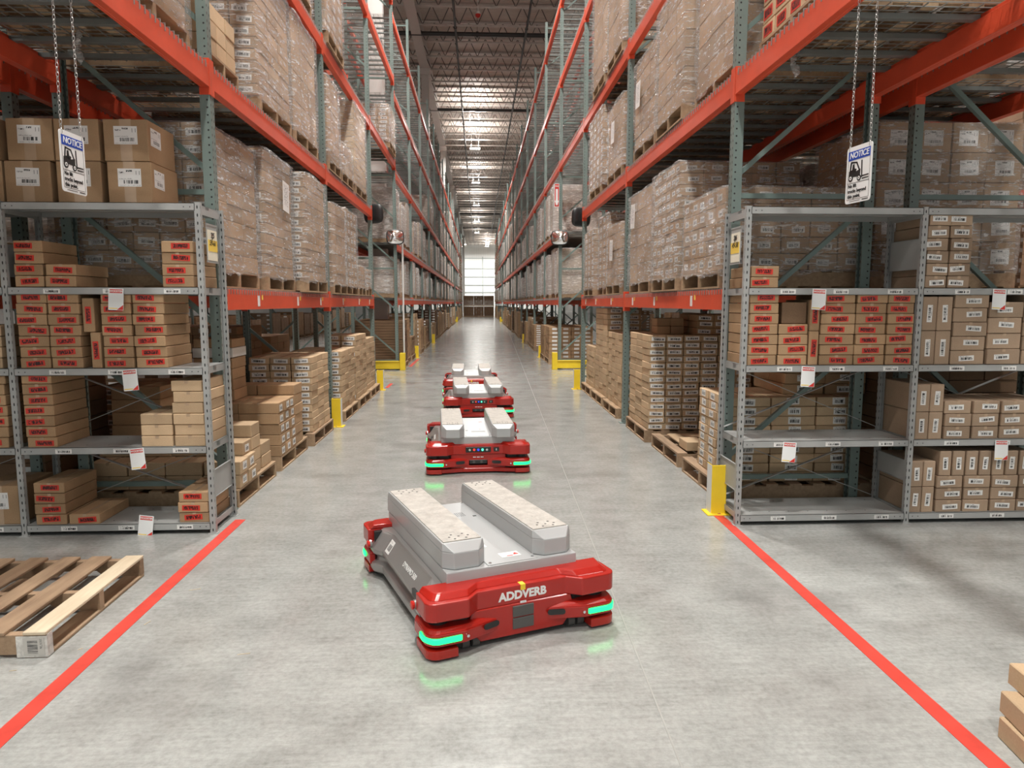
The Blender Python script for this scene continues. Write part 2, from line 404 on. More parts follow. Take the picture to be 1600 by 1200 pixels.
# lamps
lb=MB().box(-.36,.36,-.26,.26,.02,.09).box(-.20,.20,-.12,.12,.09,.14).bar((-.25,0,.09),(-.25,0,1.5),.01,.01).bar((.25,0,.09),(.25,0,1.5),.01,.01).mesh('housing',M['lamp_body'])
ld=MB().box(-.33,.33,-.235,.235,0,.02).mesh('diffuser',M['lamp'])
la=D.lights.new('high_bay_light','AREA'); la.shape='RECTANGLE'; la.size=.62; la.size_y=.44; la.energy=LAMP_POWER; la.color=(1,.985,.945); la.spread=R(165)
lu=D.lights.new('roof_fill_light','AREA'); lu.shape='RECTANGLE'; lu.size=.6; lu.size_y=.4; lu.energy=LAMP_POWER*.36; lu.color=(1,.96,.90)  # upward fill light added to brighten the roof
seen={(-.2,42.8):'nearest lit high-bay lamp visible above the aisle',(-.2,49.7):'second lit high-bay lamp visible above the aisle',(-.2,63.5):'third lit high-bay lamp visible above the aisle',(-.2,78):'fourth lit high-bay lamp above the aisle, small and far',(1.6,123.7):'lit high-bay lamp close to the end wall, upper one',(1.6,134):'lit high-bay lamp hard against the end wall',(1.6,129):'added high-bay lamp brightening the end wall, middle one'}  # middle end-wall lamp is one of the added ones
for i,(x,y) in enumerate(LAMPS):
    t=thing('high_bay_lamp',seen.get((x,y),'assumed square white high-bay lamp under the roof, %s aisle, %s from the entrance'%('centre' if abs(x)<2 else ('left-hand' if x<0 else 'right-hand'),ORD[i+1])),'lamp',(x,y,LAMP_Z),0,'high-bay lamps')
    put('housing',lb,t); put('diffuser',ld,t)
    lo=D.objects.new('light',la); C.objects.link(lo); lo.parent=t; lo.location=(0,0,-.01)
    lo=D.objects.new('roof_fill_light',lu); C.objects.link(lo); lo.parent=t; lo.location=(0,0,.16); lo.rotation_euler=(PI,0,0)
# beacon hanging near the top of the picture
t=thing('fire_beacon','small red and white beacon hanging from the roof at the picture top','beacon',(.03,27.4,12.1))
put('stem',MB().tube([(0,0,.1),(0,0,1.3)],.012,6).mesh('stem',M['white_paint']),t)
put('body',MB().tube([(0,0,.12),(0,0,.02)],[.07,.10],12).mesh('body',M['white_print']),t)
put('lens',MB().tube([(0,0,.02),(0,0,-.05),(0,0,-.1)],[.10,.09,.03],12).mesh('lens',M['sign_red']),t)

# ------------------------------------------------------------------ pallet racking
PITCH=3.73; U1=5.22; DEP=1.067; BH=.155
def uy(k): return U1+PITCH*(k-1)
post_cache={}
def post_mesh(h):
    if h not in post_cache:
        # roll-formed channel, open towards the inside of the frame (local -x), aisle face at x=+.035
        m=MB(); m.box(.029,.035,-.038,.038,0,h); m.box(-.035,.029,-.038,-.032,0,h); m.box(-.035,.029,.032,.038,0,h)
        m.box(-.035,-.029,-.032,-.018,0,h); m.box(-.035,-.029,.018,.032,0,h)
        m.box(-.07,.07,-.06,.06,0,.008)
        post_cache[h]=m.mesh('post',M['upright'])
    return post_cache[h]
brace_h=MB().box(-DEP/2+.07,DEP/2-.07,-.018,.018,-.018,.018).mesh('brace',M['brace'])
brace_d=MB().bar((-DEP/2+.06,0,.42),(DEP/2-.06,0,-.42),.034,.034).mesh('brace',M['brace'])
def upright_frame(par,y,h,s,flip):
    # s: side of the aisle-facing post along x (+1 faces +x); frame centred at local x=0
    f=D.objects.new('upright_frame',None); C.objects.link(f); f.parent=par; f.location=(0,y,0); f.empty_display_size=.1
    p=put('post',post_mesh(h),f,(s*(DEP/2-.035),0,0),(0,0,0 if s>0 else PI))
    p=put('post',post_mesh(h),f,(-s*(DEP/2-.035),0,0),(0,0,PI if s>0 else 0))
    z=.22; 
    lev=[.22,2.33,4.4,6.5,h-.15]
    for q in lev: put('brace',brace_h,f,(0,0,q))
    for a,b in zip(lev[:-1],lev[1:]):
        mid=(a+b)/2
        for q in (a+(mid-a)/2+.06, mid+(b-mid)/2+.02):
            if b-a<1.4 and q>mid: continue
            put('brace',brace_d,f,(0,0,q),(0,0,0 if s<0 else 0),(-1 if s*flip>0 else 1,1,1))
    return f
beam_cache={}
def beam_mesh(L):
    if L not in beam_cache:
        m=MB(); a=-L/2+.0; b=L/2
        m.box(0,.042,a,b,-BH,0); m.box(-.024,0,a,b,-BH,-.032)
        for y0,y1,yy in ((a-.042,a+.003,a),(b-.003,b+.042,b)):
            m.box(.036,.045,y0,y1,-BH-.05,.04)
            m.box(-.03,.044,yy if yy<0 else yy-.004,yy+.004 if yy<0 else yy,-BH-.05,.04)
        beam_cache[L]=m.mesh('load_beam',M['orange'],bevel=.004,seg=1)
    return beam_cache[L]
deck_cache={}
def deck_mesh(L):
    if L not in deck_cache:
        m=MB(); x=DEP/2-.006; w=.0055; n=3 if L>3 else 2
        pw=L/n
        for i in range(n):
            y0=-L/2+i*pw+.02; y1=y0+pw-.04
            for k in range(4):
                yy=y0+(k+.5)*(y1-y0)/4; m.box(-x+.035,x-.035,yy-.022,yy+.022,-.036,-.006,1)
            k=0
            xx=-x
            while xx<=x+.001: m.box(xx-w/2,xx+w/2,y0,y1,-.003,.003); xx+=.105
            yy=y0
            while yy<=y1+.001: m.box(-x-.01,x+.01,yy-w/2,yy+w/2,.003,.008); yy+=.063
            for sx in (-1,1):   # waterfall lips
                yy=y0
                while yy<=y1+.001: m.box(sx*(x+.014)-w/2,sx*(x+.014)+w/2,yy-w/2,yy+w/2,-.040,.008); yy+=.063
        deck_cache[L]=m.mesh('wire_deck',[M['galv'],M['galv_dk']])
    return deck_cache[L]
def rack(label,xc,s,k0,k1,levels,h=9.14,skip=(),first=True):
    """levels: beam tops; skip: {(bay, level)} left out; s: side the front faces"""
    t=thing('pallet_rack',label,'pallet rack',(xc,uy(k0),0),0,None)
    L=PITCH-.080
    for k in range(k0 if first else k0+1,k1+1): upright_frame(t,uy(k)-uy(k0),h,s,-1)
    for k in range(k0,k1):
        for li,z in enumerate(levels):
            if (k,li) in skip: continue
            yc=uy(k)-uy(k0)+PITCH/2
            put('load_beam',beam_mesh(L),t,(s*(DEP/2-.038),yc,z),(0,0,0 if s>0 else PI))
            put('load_beam',beam_mesh(L),t,(-s*(DEP/2-.038),yc,z),(0,0,PI if s>0 else 0))
            put('wire_deck',deck_mesh(L),t,(0,yc,z+.003))
    return t
XL=-1.86-DEP/2; XR=1.85+DEP/2
LV=[1.65,3.19,4.71,6.54,8.24]; LVL=[1.65,2.91,4.49,6.20,7.86]
skipN={(0,0),(3,0),(3,1)}
rack('orange and green pallet rack along the left of the aisle, nearest block',XL,1,0,4,LV,skip=skipN)
rack('orange and green pallet rack along the right of the aisle, nearest block',XR,-1,0,4,LV,skip=skipN)
rack('long pallet rack left of the aisle beyond the tunnel bay',XL,1,4,15,LVL,first=False,skip={(14,0),(14,1)})
rack('long pallet rack right of the aisle beyond the tunnel bay',XR,-1,4,15,LV,first=False,skip={(14,0),(14,1)})
rack('farthest pallet rack on the left, near the end wall',XL,1,15,21,LVL,first=False)
rack('farthest pallet rack on the right, near the end wall',XR,-1,15,21,LV,first=False)
XLB=XL-DEP-.27; XRB=XR+DEP+.27
rack('pallet rack standing behind the left rack, back to back with it',XLB,-1,0,4,LV,skip={(0,0),(3,0),(3,1)})
rack('pallet rack standing behind the right rack, back to back with it',XRB,1,0,4,LV,skip={(0,0),(3,0),(3,1)})
rack('second-row pallet rack beyond the cross aisle, left side',XLB,-1,4,10,LVL,first=False)
rack('second-row pallet rack beyond the cross aisle, right side',XRB,1,4,10,LV,first=False)
rack('pallet rack across the next aisle on the far left',XLB-DEP-3.7,1,0,12,LV)
rack('pallet rack across the next aisle on the far right',XRB+DEP+3.7,-1,0,12,LV)

# beam face labels (location stickers)
lab_s=MB().box(-.0008,.0008,-.03,.03,-.045,.045).mesh('location_sticker',M['label_sheet'])
lab_y=MB().box(-.0008,.0008,-.018,.018,-.022,.022).mesh('yellow_sticker',M['card_yellow'])
for rk,s in ((D.objects['pallet_rack'],1),(D.objects['pallet_rack.001'],-1)):
    for b in [c for c in rk.children if c.name.startswith('load_beam') and abs(c.location.z-LV[0])<.01 and c.location.x*s>0]:
        for q in (-1.0,.3,1.35):
            put('location_sticker',lab_s,b,(.0428,q*s,-.085)); put('yellow_sticker',lab_y,b,(.0428,q*s+.10,-.055))
# ------------------------------------------------------------------ pallets and loads
def pallet_mesh(old=False,L=1.22,Wd=1.016,mats=None):
    # boards run along y (width), stringers along x; origin bottom centre
    m=MB(); 
    for yy in (-Wd/2+.02,0,Wd/2-.02):
        m.prism([(-L/2,.015),(L/2,.015),(L/2,.12),(-L/2,.12)],yy-.02,yy+.02,0,axis='y')
    n=7; bw=.095
    for i in range(n):
        xx=-L/2+bw/2+i*(L-bw)/(n-1); m.box(xx-bw/2,xx+bw/2,-Wd/2,Wd/2,.12,.137)
    for i in (0,.25,.5,.75,1):
        xx=-L/2+bw/2+i*(L-bw); m.box(xx-bw/2,xx+bw/2,-Wd/2,Wd/2,0,.015)
    return m.mesh('pallet',mats or M['wood_old' if old else 'wood'])
PALX=pallet_mesh()                 # 1.22 deep into the rack (x), 1.016 along the aisle
PALO=pallet_mesh(True)
carton_cache={}
def carton_mesh(dx,dy,dz,mat='card',tape=True,bev=.004):
    k=(round(dx,3),round(dy,3),round(dz,3),mat,tape)
    if k not in carton_cache:
        m=MB(); m.box(-dx/2,dx/2,-dy/2,dy/2,0,dz)
        me=m.mesh('carton',[M[mat],M['tape']],bevel=bev,seg=1)
        if tape:
            bm=bmesh.new(); bm.from_mesh(me); t=MB(); w=tape if isinstance(tape,float) else .011; e=.0007
            t.box(-w,w,-dy/2-e,dy/2+e,dz-.001,dz+e); 
            dn=dz if w>.02 else .018
            t.box(-w,w,-dy/2-e,-dy/2+.001,dz-dn,dz); t.box(-w,w,dy/2-.001,dy/2+e,dz-dn,dz)
            base=[bm.verts.new(v) for v in t.v]
            for f in t.f: bm.faces.new([base[i] for i in f]).material_index=1
            bm.to_mesh(me); bm.free()
        carton_cache[k]=me
    return carton_cache[k]
label_cache={}
def label_mesh(w,h,mat):
    k=(round(w,3),round(h,3),mat)
    if k not in label_cache: label_cache[k]=MB().box(-w/2,w/2,-.0006,.0006,-h/2,h/2).mesh('label',M[mat])
    return label_cache[k]
def carton(label,x,y,z,dx,dy,dz,mat='card',lab=None,face='-y',rz=0,group=None,parent=None,tape=True,lw=.11,lh=.042,off=(0,0),tilt=0,name='carton',vert=False,lab2=None):
    o=put(name,carton_mesh(dx,dy,dz,mat,tape),parent,(x,y,z),(0,0,rz))
    if not parent: tag(o,label,'box',group)
    fs=[(face,lab)]+([lab2] if lab2 else [])
    for fc,lb_ in fs:
        if not lb_: continue
        me=label_mesh(lw,lh,lb_)
        t=tilt if not vert else tilt+PI/2
        if fc=='-y': l=put('label',me,o,(off[0],-dy/2-.0012,dz/2+off[1]),(0,t,0))
        elif fc=='+x': l=put('label',me,o,(dx/2+.0012,off[0],dz/2+off[1]),(0,t,PI/2))
        else: l=put('label',me,o,(-dx/2-.0012,off[0],dz/2+off[1]),(0,t,-PI/2))
    return o
film_cache={}
def film_mesh(dx,dy,z0,z1,seed,fine,sag):
    k=(round(dx,2),round(dy,2),round(z0,2),round(z1,2),seed,fine)
    if k in film_cache: return film_cache[k]
    rnd=random.Random(seed); n=44 if fine else 20; nz=30 if fine else 7
    hx,hy=dx/2+.022,dy/2+.022; v=[];f=[]
    def pt(t):
        P=2*(dx+dy); s=t*P
        if s<dx: return (-hx+s*hx*2/dx,-hy,0,-1)
        s-=dx
        if s<dy: return (hx,-hy+s*hy*2/dy,1,0)
        s-=dy
        if s<dx: return (hx-s*hx*2/dx,hy,0,1)
        s-=dx
        return (-hx,hy-s*hy*2/dy,-1,0)
    off=rnd.random()*50
    for j in range(nz+1):
        for i in range(n):
            x,y,nx,ny=pt(i/n); q=j/nz
            zz=z0+(z1-z0)*q
            if j==0: zz-=rnd.random()*.05
            d=(noise.noise(Vector((x*3+off,y*3,zz*7)))*.016+noise.noise(Vector((x*9,y*9+off,zz*22)))*.008) if fine else noise.noise(Vector((x*3+off,y*3,zz*4)))*.014
            d+=.006
            if j==nz: zz+=noise.noise(Vector((x*2,y*2,off)))*.02
            v.append((x+nx*d,y+ny*d,zz))
    for j in range(nz):
        for i in range(n): f.append((j*n+i,j*n+(i+1)%n,(j+1)*n+(i+1)%n,(j+1)*n+i))
    # top skirt gathered inwards
    b=len(v)
    for i in range(n):
        x,y,nx,ny=pt(i/n); v.append((x*.72,y*.72,z1+.012+rnd.random()*.02))
    for i in range(n): f.append((nz*n+i,nz*n+(i+1)%n,b+(i+1)%n,b+i))
    me=D.meshes.new('stretch_film'); me.from_pydata(v,[],f); me.materials.append(M['film' if sag else 'film_silvery'])
    me.polygons.foreach_set('use_smooth',[True]*len(me.polygons)); me.update()
    film_cache[k]=me; return me
stack_cache={}
def stack_mesh(dx,dy,h,nx,ny,nz,mat,lab,seed):
    """single mesh of a far load: bevelless cartons with gaps and label patches"""
    k=(round(dx,2),round(dy,2),round(h,2),nx,ny,nz,mat,lab,seed)
    if k in stack_cache: return stack_cache[k]
    rnd=random.Random(seed); m=MB(); cx,cy,cz=dx/nx,dy/ny,h/nz
    for i in range(nx):
        for j in range(ny):
            for q in range(nz):
                if 0<i<nx-1 and 0<j<ny-1 and q<nz-1: continue
                e=.004; jx=rnd.uniform(-.006,.006); jy=rnd.uniform(-.006,.006)
                x0=-dx/2+i*cx+e+jx; y0=-dy/2+j*cy+e+jy; z0=q*cz+.001
                m.box(x0,x0+cx-2*e,y0,y0+cy-2*e,z0,z0+cz-.005)
                if lab:
                    lw=min(.13,cx*.6); lh=min(.06,cz*.5); xc=x0+cx/2; zc=z0+cz/2
                    if j==0: m.box(xc-lw/2,xc+lw/2,y0-.002,y0,zc-lh/2,zc+lh/2,1)
                    if lab>1:
                        lw=min(.13,cy*.6); yc=y0+cy/2
                        if i==0: m.box(x0-.002,x0,yc-lw/2,yc+lw/2,zc-lh/2,zc+lh/2,1)
                        if i==nx-1: m.box(x0+cx-2*e,x0+cx-2*e+.002,yc-lw/2,yc+lw/2,zc-lh/2,zc+lh/2,1)
    me=m.mesh('carton_stack',[M[mat],M['white_print']]); stack_cache[k]=me; return me
NL=[0]
def load(label,x,y,z,dx=1.15,dy=1.0,h=1.1,nx=3,ny=3,nz=6,mat='card',lab=1,wrap=True,detail=False,seed=1,group='wrapped pallet loads on the racks',rz=0,faces=('-y','+x'),labmat='label_white',lw=.13,lh=.05,sheet=None,old=False,name=None,xl=None,sides=True,top_in=0,lface=True,thick=True):
    NL[0]+=1
    t=thing(name or ('wrapped_pallet_load' if wrap else 'pallet_load'),label,'pallet load',(x,y,z),rz,group)
    put('pallet',PALO if old else PALX,t,scale=((dx+.03)/1.22,min(1,(dy+.004)/1.016),1))
    zb=.14
    if detail:
        cx,cy,cz=dx/nx,dy/ny,h/nz; rnd=random.Random(seed)
        xs='+x' in faces
        for q in range(nz):
            for i in range(nx):
                for j in range(ny):
                    vis = j==0 or (i==nx-1 if xs else i==0) or q==nz-1
                    if not vis: continue
                    lf = lab if (j==0 and lface) else None
                    l2=None
                    if lab and sides and (i==nx-1 if xs else i==0): l2=('+x' if xs else '-x',labmat)
                    carton('',-dx/2+(i+.5)*cx+rnd.uniform(-.004,.004),-dy/2+(j+.5)*cy+rnd.uniform(-.004,.004),zb+q*cz,cx-.006,cy-.006,cz-.004,mat,labmat if lf else None,'-y',rnd.uniform(-.008,.008),parent=t,lw=min(lw,min(cx,cy)*.75),lh=min(lh,cz*.6),off=(rnd.uniform(-.02,.02),rnd.uniform(-.006,.006)),tilt=rnd.uniform(-.05,.05),lab2=l2)
    else:
        put('carton_stack',stack_mesh(dx,dy,h,nx,ny,nz,mat,lab,seed%3),t,(0,0,zb))
    if wrap:
        put('stretch_film',film_mesh(dx,dy,zb-.012,zb+h,seed if detail else seed%3,detail,detail),t)
    if sheet:
        fx,sy,sz=sheet   # side, y offset, height
        me=label_mesh(.216,.279,'label_sheet')
        put('paper_sheet',me,t,((dx/2+.045)*fx,sy,sz),(0,R(4),PI/2*fx))
    return t

# ------------------------------------------------------------------ grey shelving units
SY0,SY1=4.70,5.12
SHZ=[.075,.60,1.125,1.65,2.185]        # top surfaces of the shelves
def shelf_unit(label,x0,x1,left=True,right=True,panels=()):
    t=thing('shelving_unit',label,'shelving',((x0+x1)/2,SY0,0)); xc=(x0+x1)/2
    pm=MB().box(-.019,.019,-.001,.001,0,2.19).box(-.019,-.017,0,.03,0,2.19).box(.017,.019,0,.03,0,2.19).box(-.03,.03,-.012,.04,0,.004).mesh('post',M['shelfpost'])
    for f,x in ((left,x0),(right,x1)):
        if not f: continue
        put('post',pm,t,(x-xc,.001,0)); put('post',pm,t,(x-xc,SY1-SY0-.001,0),(0,0,PI))
        for z in (.03,.22+.3,.55,2.15): pass
        m=MB(); 
        for z in (.06,2.14): m.box(-.0015,.0015,.02,SY1-SY0-.02,z-.02,z+.02)
        put('end_tie',m.mesh('end_tie',M['shelf']),t,(x-xc,0,0))
    w=x1-x0-.03
    m=MB(); d=SY1-SY0
    m.box(-w/2,w/2,0,d,-.003,0); m.box(-w/2,w/2,0,.0025,-.048,0); m.box(-w/2,w/2,d-.0025,d,-.048,0)
    m.box(-w/2,-w/2+.0025,0,d,-.048,0); m.box(w/2-.0025,w/2,0,d,-.048,0)
    m.box(-w/2,w/2,.0,.02,-.048,-.0455); m.box(-w/2,w/2,d/2-.03,d/2+.03,-.035,-.003)
    for xx in (-w/2+.03,-w/2+.07,w/2-.03,w/2-.07):
        m.box(xx-.003,xx+.003,-.0006,.0005,-.028,-.022,1)
    for i in range(8):
        for yy in (.08,d-.08): m.box(-w/2+.1+i*(w-.2)/7-.004,-w/2+.1+i*(w-.2)/7+.004,yy-.004,yy+.004,-.0005,.0004,1)
    sm=m.mesh('shelf',[M['shelf'],M['ink']])
    for z in SHZ:
        s_=put('shelf',sm,t,(0,0,z))
        for q in (-.27,.04,.36) if z<2 else ():
            put('shelf_label',label_mesh(.105,.03,'label_white'),s_,(q*w,-.0015,-.026))
    m=MB()
    m.bar((-w/2,d+.004,1.10),(w/2-.0,d+.004,.62),.03,.004); m.bar((-w/2,d+.010,.62),(w/2,d+.010,1.10),.03,.004)
    m.bar((-w/2,d+.004,.55),(w/2,d+.004,.09),.03,.004); m.bar((-w/2,d+.010,.09),(w/2,d+.010,.55),.03,.004)
    put('cross_brace',m.mesh('cross_brace',M['shelf']),t)
    for (x,za,zb) in panels:
        m=MB().box(-.0015,.0015,.03,d-.03,za,zb).box(-.006,.006,.03,d-.03,za-.004,za).box(-.006,.006,.03,d-.03,zb,zb+.004)
        put('end_panel',m.mesh('end_panel',M['shelf']),t,(x-xc,0,0))
    return t
LX=[-4.28,-3.035,-1.80]; RX=[1.80,3.01,4.24]
shelf_unit('grey steel shelving unit on the left with red-labelled cartons, beside the red line',LX[1],LX[2],panels=((LX[2],.24,.42),(LX[1],1.72,1.92)))
shelf_unit('grey shelving unit cut off by the left edge of the picture',LX[0],LX[1],right=False)
shelf_unit('grey steel shelving unit on the right beside the yellow guard, two lower shelves empty',RX[0],RX[1],right=False,panels=((RX[0],.24,.42),))
shelf_unit('grey shelving unit cut off by the right edge of the picture, white-labelled cartons',RX[1],RX[2],panels=((RX[1],1.78,1.98),(RX[1],.30,.44)))
U='left grey shelving'; V='right grey shelving'
SHN=['bottom','second','third','fourth','top']
rr=random.Random(3)
def stack(px,x0,x1,z,n,h,where,kind='red',d=.40,dep0=.012,first=0,grp=None,y=None):
    """a stack of n flat cartons, front face between x0 and x1"""
    w=x1-x0; yc=(SY0 if y is None else y)+dep0+d/2
    lb={'red':'label_red','white':'label_white','plain':None}[kind]
    mt={'red':'card','white':'card_grey','plain':'card_light'}[kind]
    nm={'red':'red-labelled flat carton','white':'white-labelled carton','plain':'plain unlabelled carton'}[kind]
    for i in range(n):
        pos = 'alone' if n==1 else ('topmost' if i==n-1 else ('lowest' if i==0 else ORD[i+1]+' up'))
        carton('%s, %s %s'%(nm,pos,where) if n>1 else '%s %s'%(nm,where), (x0+x1)/2+rr.uniform(-.004,.004)*(1+.6*i/ max(n,1)), yc+rr.uniform(-.004,.004), z+i*h, w-.006,d,h-.003,mt,lb,'-y',rr.uniform(-.012,.012),group=grp or {'red':'red-labelled flat cartons','white':'white-labelled shelf cartons','plain':'plain flat cartons'}[kind],
               lw=min(.118,w*.6) if kind!='white' else min(.108,w*.66),lh=.036 if kind=='red' else .036,off=(rr.uniform(-.03,.025) if w>.15 else 0,rr.uniform(-.006,.006)),tilt=rr.uniform(-.09,.07),name={'red':'flat_carton','white':'labelled_carton','plain':'plain_carton'}[kind])
def standing(label,x0,x1,z,h,kind='white',d=.40,y=None,dep0=.012):
    w=x1-x0; lb={'red':'label_red','white':'label_white'}[kind]
    carton(label,(x0+x1)/2,SY0+dep0+d/2,z,w-.005,d,h-.003,'card' if kind=='red' else 'card_grey',lb,'-y',0,group='cartons standing on end',lw=min(.13,h*.5),lh=.036,off=(0,0),tilt=rr.uniform(-.05,.05),vert=True,tape=False,name='upright_carton')
# left unit
H_=.0745
stack('',-2.975,-2.79,SHZ[3],4,H_,'in leftmost stack, fourth shelf of '+U)
stack('',-2.785,-2.59,SHZ[3],2,H_,'of pair beside tall stack, fourth shelf of '+U)
stack('',-2.05,-1.845,SHZ[3],4,H_,'in rightmost stack, fourth shelf of '+U)
for (a,b),nm in zip(((-2.985,-2.79),(-2.785,-2.585)),('first','second')):
    stack('',a,b,SHZ[2],7,.0705,'in %s stack, third shelf of %s'%(nm,U))
stack('',-2.45,-2.255,SHZ[2],7,.0705,'in third stack, third shelf of '+U)
stack('',-2.25,-2.045,SHZ[2],7,.0705,'in fourth stack, third shelf of '+U)
standing('carton standing on end, lower one, wedged between stacks of the left shelving',-2.53,-2.462,SHZ[2],.235,'red')
carton('carton standing on end, upper one, wedged between stacks of the left shelving',-2.535,SY0+.22,SHZ[2]+.235,.072,.40,.22,'card','label_red','-y',0,group='cartons standing on end',lw=.11,lh=.036,vert=True,tape=False)
stack('',-2.985,-2.79,SHZ[1],7,.0705,'in stack at left end, second shelf of '+U)
stack('',-2.245,-2.035,SHZ[1],3,.0735,'in lower stack, second shelf of '+U,'plain')
stack('',-2.03,-1.825,SHZ[1],6,.0735,'in taller stack, second shelf of '+U,'plain')
stack('',-2.965,-2.76,SHZ[0],4,.0715,'in stack at left end, bottom shelf of '+U)
stack('',-2.75,-2.545,SHZ[0],1,.0715,'lying single beside the low stack, bottom shelf of '+U)
stack('',-2.03,-1.825,SHZ[0],3,.0715,'in stack at right end, bottom shelf of '+U)
# cut-off left unit
stack('',-3.29,-3.09,SHZ[1],7,.0705,'at picture edge, second shelf, far-left unit')
stack('',-3.29,-3.09,SHZ[2],4,.0705,'at picture edge, third shelf, far-left unit','plain')
stack('',-3.29,-3.09,SHZ[3],4,.0745,'at picture edge, fourth shelf, far-left unit','plain')
def big(label,x,z,w,h,side=None,y=SY0+.03,d=.40,rz=0):
    o=carton(label,x,y+d/2,z,w,d,h,'card','label_ship','-y',rz,group='large taped cartons on the left shelving',tape=.036,lw=.145,lh=.112,off=(0,.03),tilt=rr.uniform(-.02,.03),name='large_carton')
    if side: put('label',label_mesh(.145,.112,'label_ship'),o,(w/2+.0012,-.09,h/2+.03),(0,.03,PI/2))
    return o
big('large taped carton on the bottom shelf at the left picture edge',-3.215,SHZ[0],.28,.262)
for r_,(z,nm) in enumerate(((SHZ[4],'lower'),(SHZ[4]+.262,'upper'))):
    for i,(x,w) in enumerate(((-3.32,.285),(-3.015 if r_==0 else -2.985,.285),(-2.70,.275),(-2.385+(.0 if r_==0 else -.01),.275))[:4]):
        x+=.16
        cn=('fourth','third','second','first')[i]
        big('large brown taped carton on top of left shelving, %s row, %s from the right'%(nm,cn),x,z,w,.258,side=(i==3),rz=rr.uniform(-.015,.015))
# right units
stack('',1.83,2.025,SHZ[3],2,.0735,'at left end, fourth shelf of '+V)
stack('',1.83,2.035,SHZ[2],7,.0705,'in first stack, third shelf of '+V)
stack('',2.04,2.245,SHZ[2],4,.0705,'in low second stack, third shelf of '+V)
standing('carton standing on end, lower one, between stacks of the right shelving',2.252,2.322,SHZ[2],.235,'red')
carton('carton standing on end, upper one, between stacks of the right shelving',2.287,SY0+.212,SHZ[2]+.235,.066,.40,.21,'card','label_red','-y',0,group='cartons standing on end',lw=.11,lh=.036,vert=True,tape=False)
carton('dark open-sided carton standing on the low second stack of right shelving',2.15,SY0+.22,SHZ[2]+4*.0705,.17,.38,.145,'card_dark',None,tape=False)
for (a,b),nm in zip(((2.328,2.57),(2.575,2.79),(2.795,2.985)),('third','fourth','fifth')):
    stack('',a,b,SHZ[2],7,.0705,'in %s stack, third shelf of %s'%(nm,V))
W_='far-right shelving'
for (a,b),nm in zip(((3.04,3.195),(3.2,3.355)),('left','right')):
    stack('',a,b,SHZ[3],6,.084,'in %s column, fourth shelf of %s'%(nm,W_),'white')
def stands(x0,w,n,z,h,rows,where):
    for i in range(n):
        for r_ in range(rows):
            standing('white-labelled carton on end, %s%s, %s of %s'%(ORD[i+1]+' from left' if n>1 else 'single column',(', lower' if r_==0 else ', upper') if rows==2 else '',where,W_),x0+i*w,x0+(i+1)*w,z+r_*h,h)
stands(3.035,.108,2,SHZ[2],.235,2,'third shelf')
for a,nm,n in ((3.26,'first flat',5),(3.51,'second flat',4),(3.76,'third flat',5),(4.0,'fourth flat',4)):
    stack('',a,a+.243,SHZ[2],n,.098 if n==5 else .108,'in %s stack, third shelf of %s'%(nm,W_),'white')
stands(3.035,.10,2,SHZ[1],.195,2,'second shelf')
for a,nm in ((3.245,'first flat'),(3.447,'second flat'),(3.655,'third flat'),(3.86,'fourth flat')):
    stack('',a,a+.195,SHZ[1],3,.09,'in %s stack, second shelf of %s'%(nm,W_),'white')
stands(3.03,.09,2,SHZ[0],.185,2,'bottom shelf')
for a,nm in ((3.222,'first flat'),(3.422,'second flat'),(3.622,'third flat'),(3.822,'fourth flat')):
    stack('',a,a+.193,SHZ[0],3,.0875,'in %s stack, bottom shelf of %s'%(nm,W_),'white')
for i in range(7):
    standing('white-labelled carton on end, %s in upper row, bottom shelf of %s'%(ORD[i+1],W_),3.232+i*.097,3.232+i*.097+.09,SHZ[0]+3*.0875,.178)

# ------------------------------------------------------------------ hanging cards, tags, signs
card_txt=text_mesh('header_text','WOOSTER',.021,M['white_print'],bold=.0006,space=.95)
def hang_card(label,x,z,rz=0,roll=0,y=SY0-.006):
    t=thing('shelf_card',label,'card',(x,y,z),rz); t.rotation_euler=(R(-4),roll,rz)
    put('card',MB().box(-.048,.048,-.0005,.0005,-.14,0).mesh('card',M['sign_white']),t)
    h=put('header',MB().box(-.040,.040,-.0009,-.0005,-.030,-.006).mesh('header',M['sign_red']),t)
    put('header_text',card_txt,h,(0,-.0012,-.0185),(PI/2,0,0),(.82,.82,.82))
    put('footer',MB().box(-.044,.010,-.0009,-.0005,-.132,-.126,0).prism([(.046,-.106),(.046,-.138),(.006,-.138)],-.0009,-.0005,1,axis='y').mesh('footer',[M['card_yellow'],M['sign_red']]),t)
hang_card('white card with red header hanging from the fourth shelf of the left shelving',-2.335,SHZ[3]-.008,roll=R(2))
hang_card('white card with red header hanging from the third shelf of the left shelving',-2.285,SHZ[2]-.008,roll=R(-5))
hang_card('white card with red header hanging from the second shelf of the left shelving',-2.27,SHZ[1]-.008,roll=R(-6))
hang_card('curled white card with red header hanging from the bottom shelf at the floor, left',-2.23,SHZ[0]+.058,roll=R(6))
hang_card('white card with red header hanging from the fourth shelf of the right shelving',2.30,SHZ[3]-.008,roll=R(3))
hang_card('white card with red header hanging from the third shelf of the right shelving',2.25,SHZ[2]-.008,roll=R(3))
hang_card('white card with red header hanging from the second shelf of the right shelving',2.145,SHZ[1]-.008,roll=R(5))
hang_card('white card with red header hanging from the fourth shelf near the right picture edge',3.56,SHZ[3]-.008,roll=R(3))
hang_card('white card with red header hanging from the second shelf near the right picture edge',3.66,SHZ[1]-.008,roll=R(1))
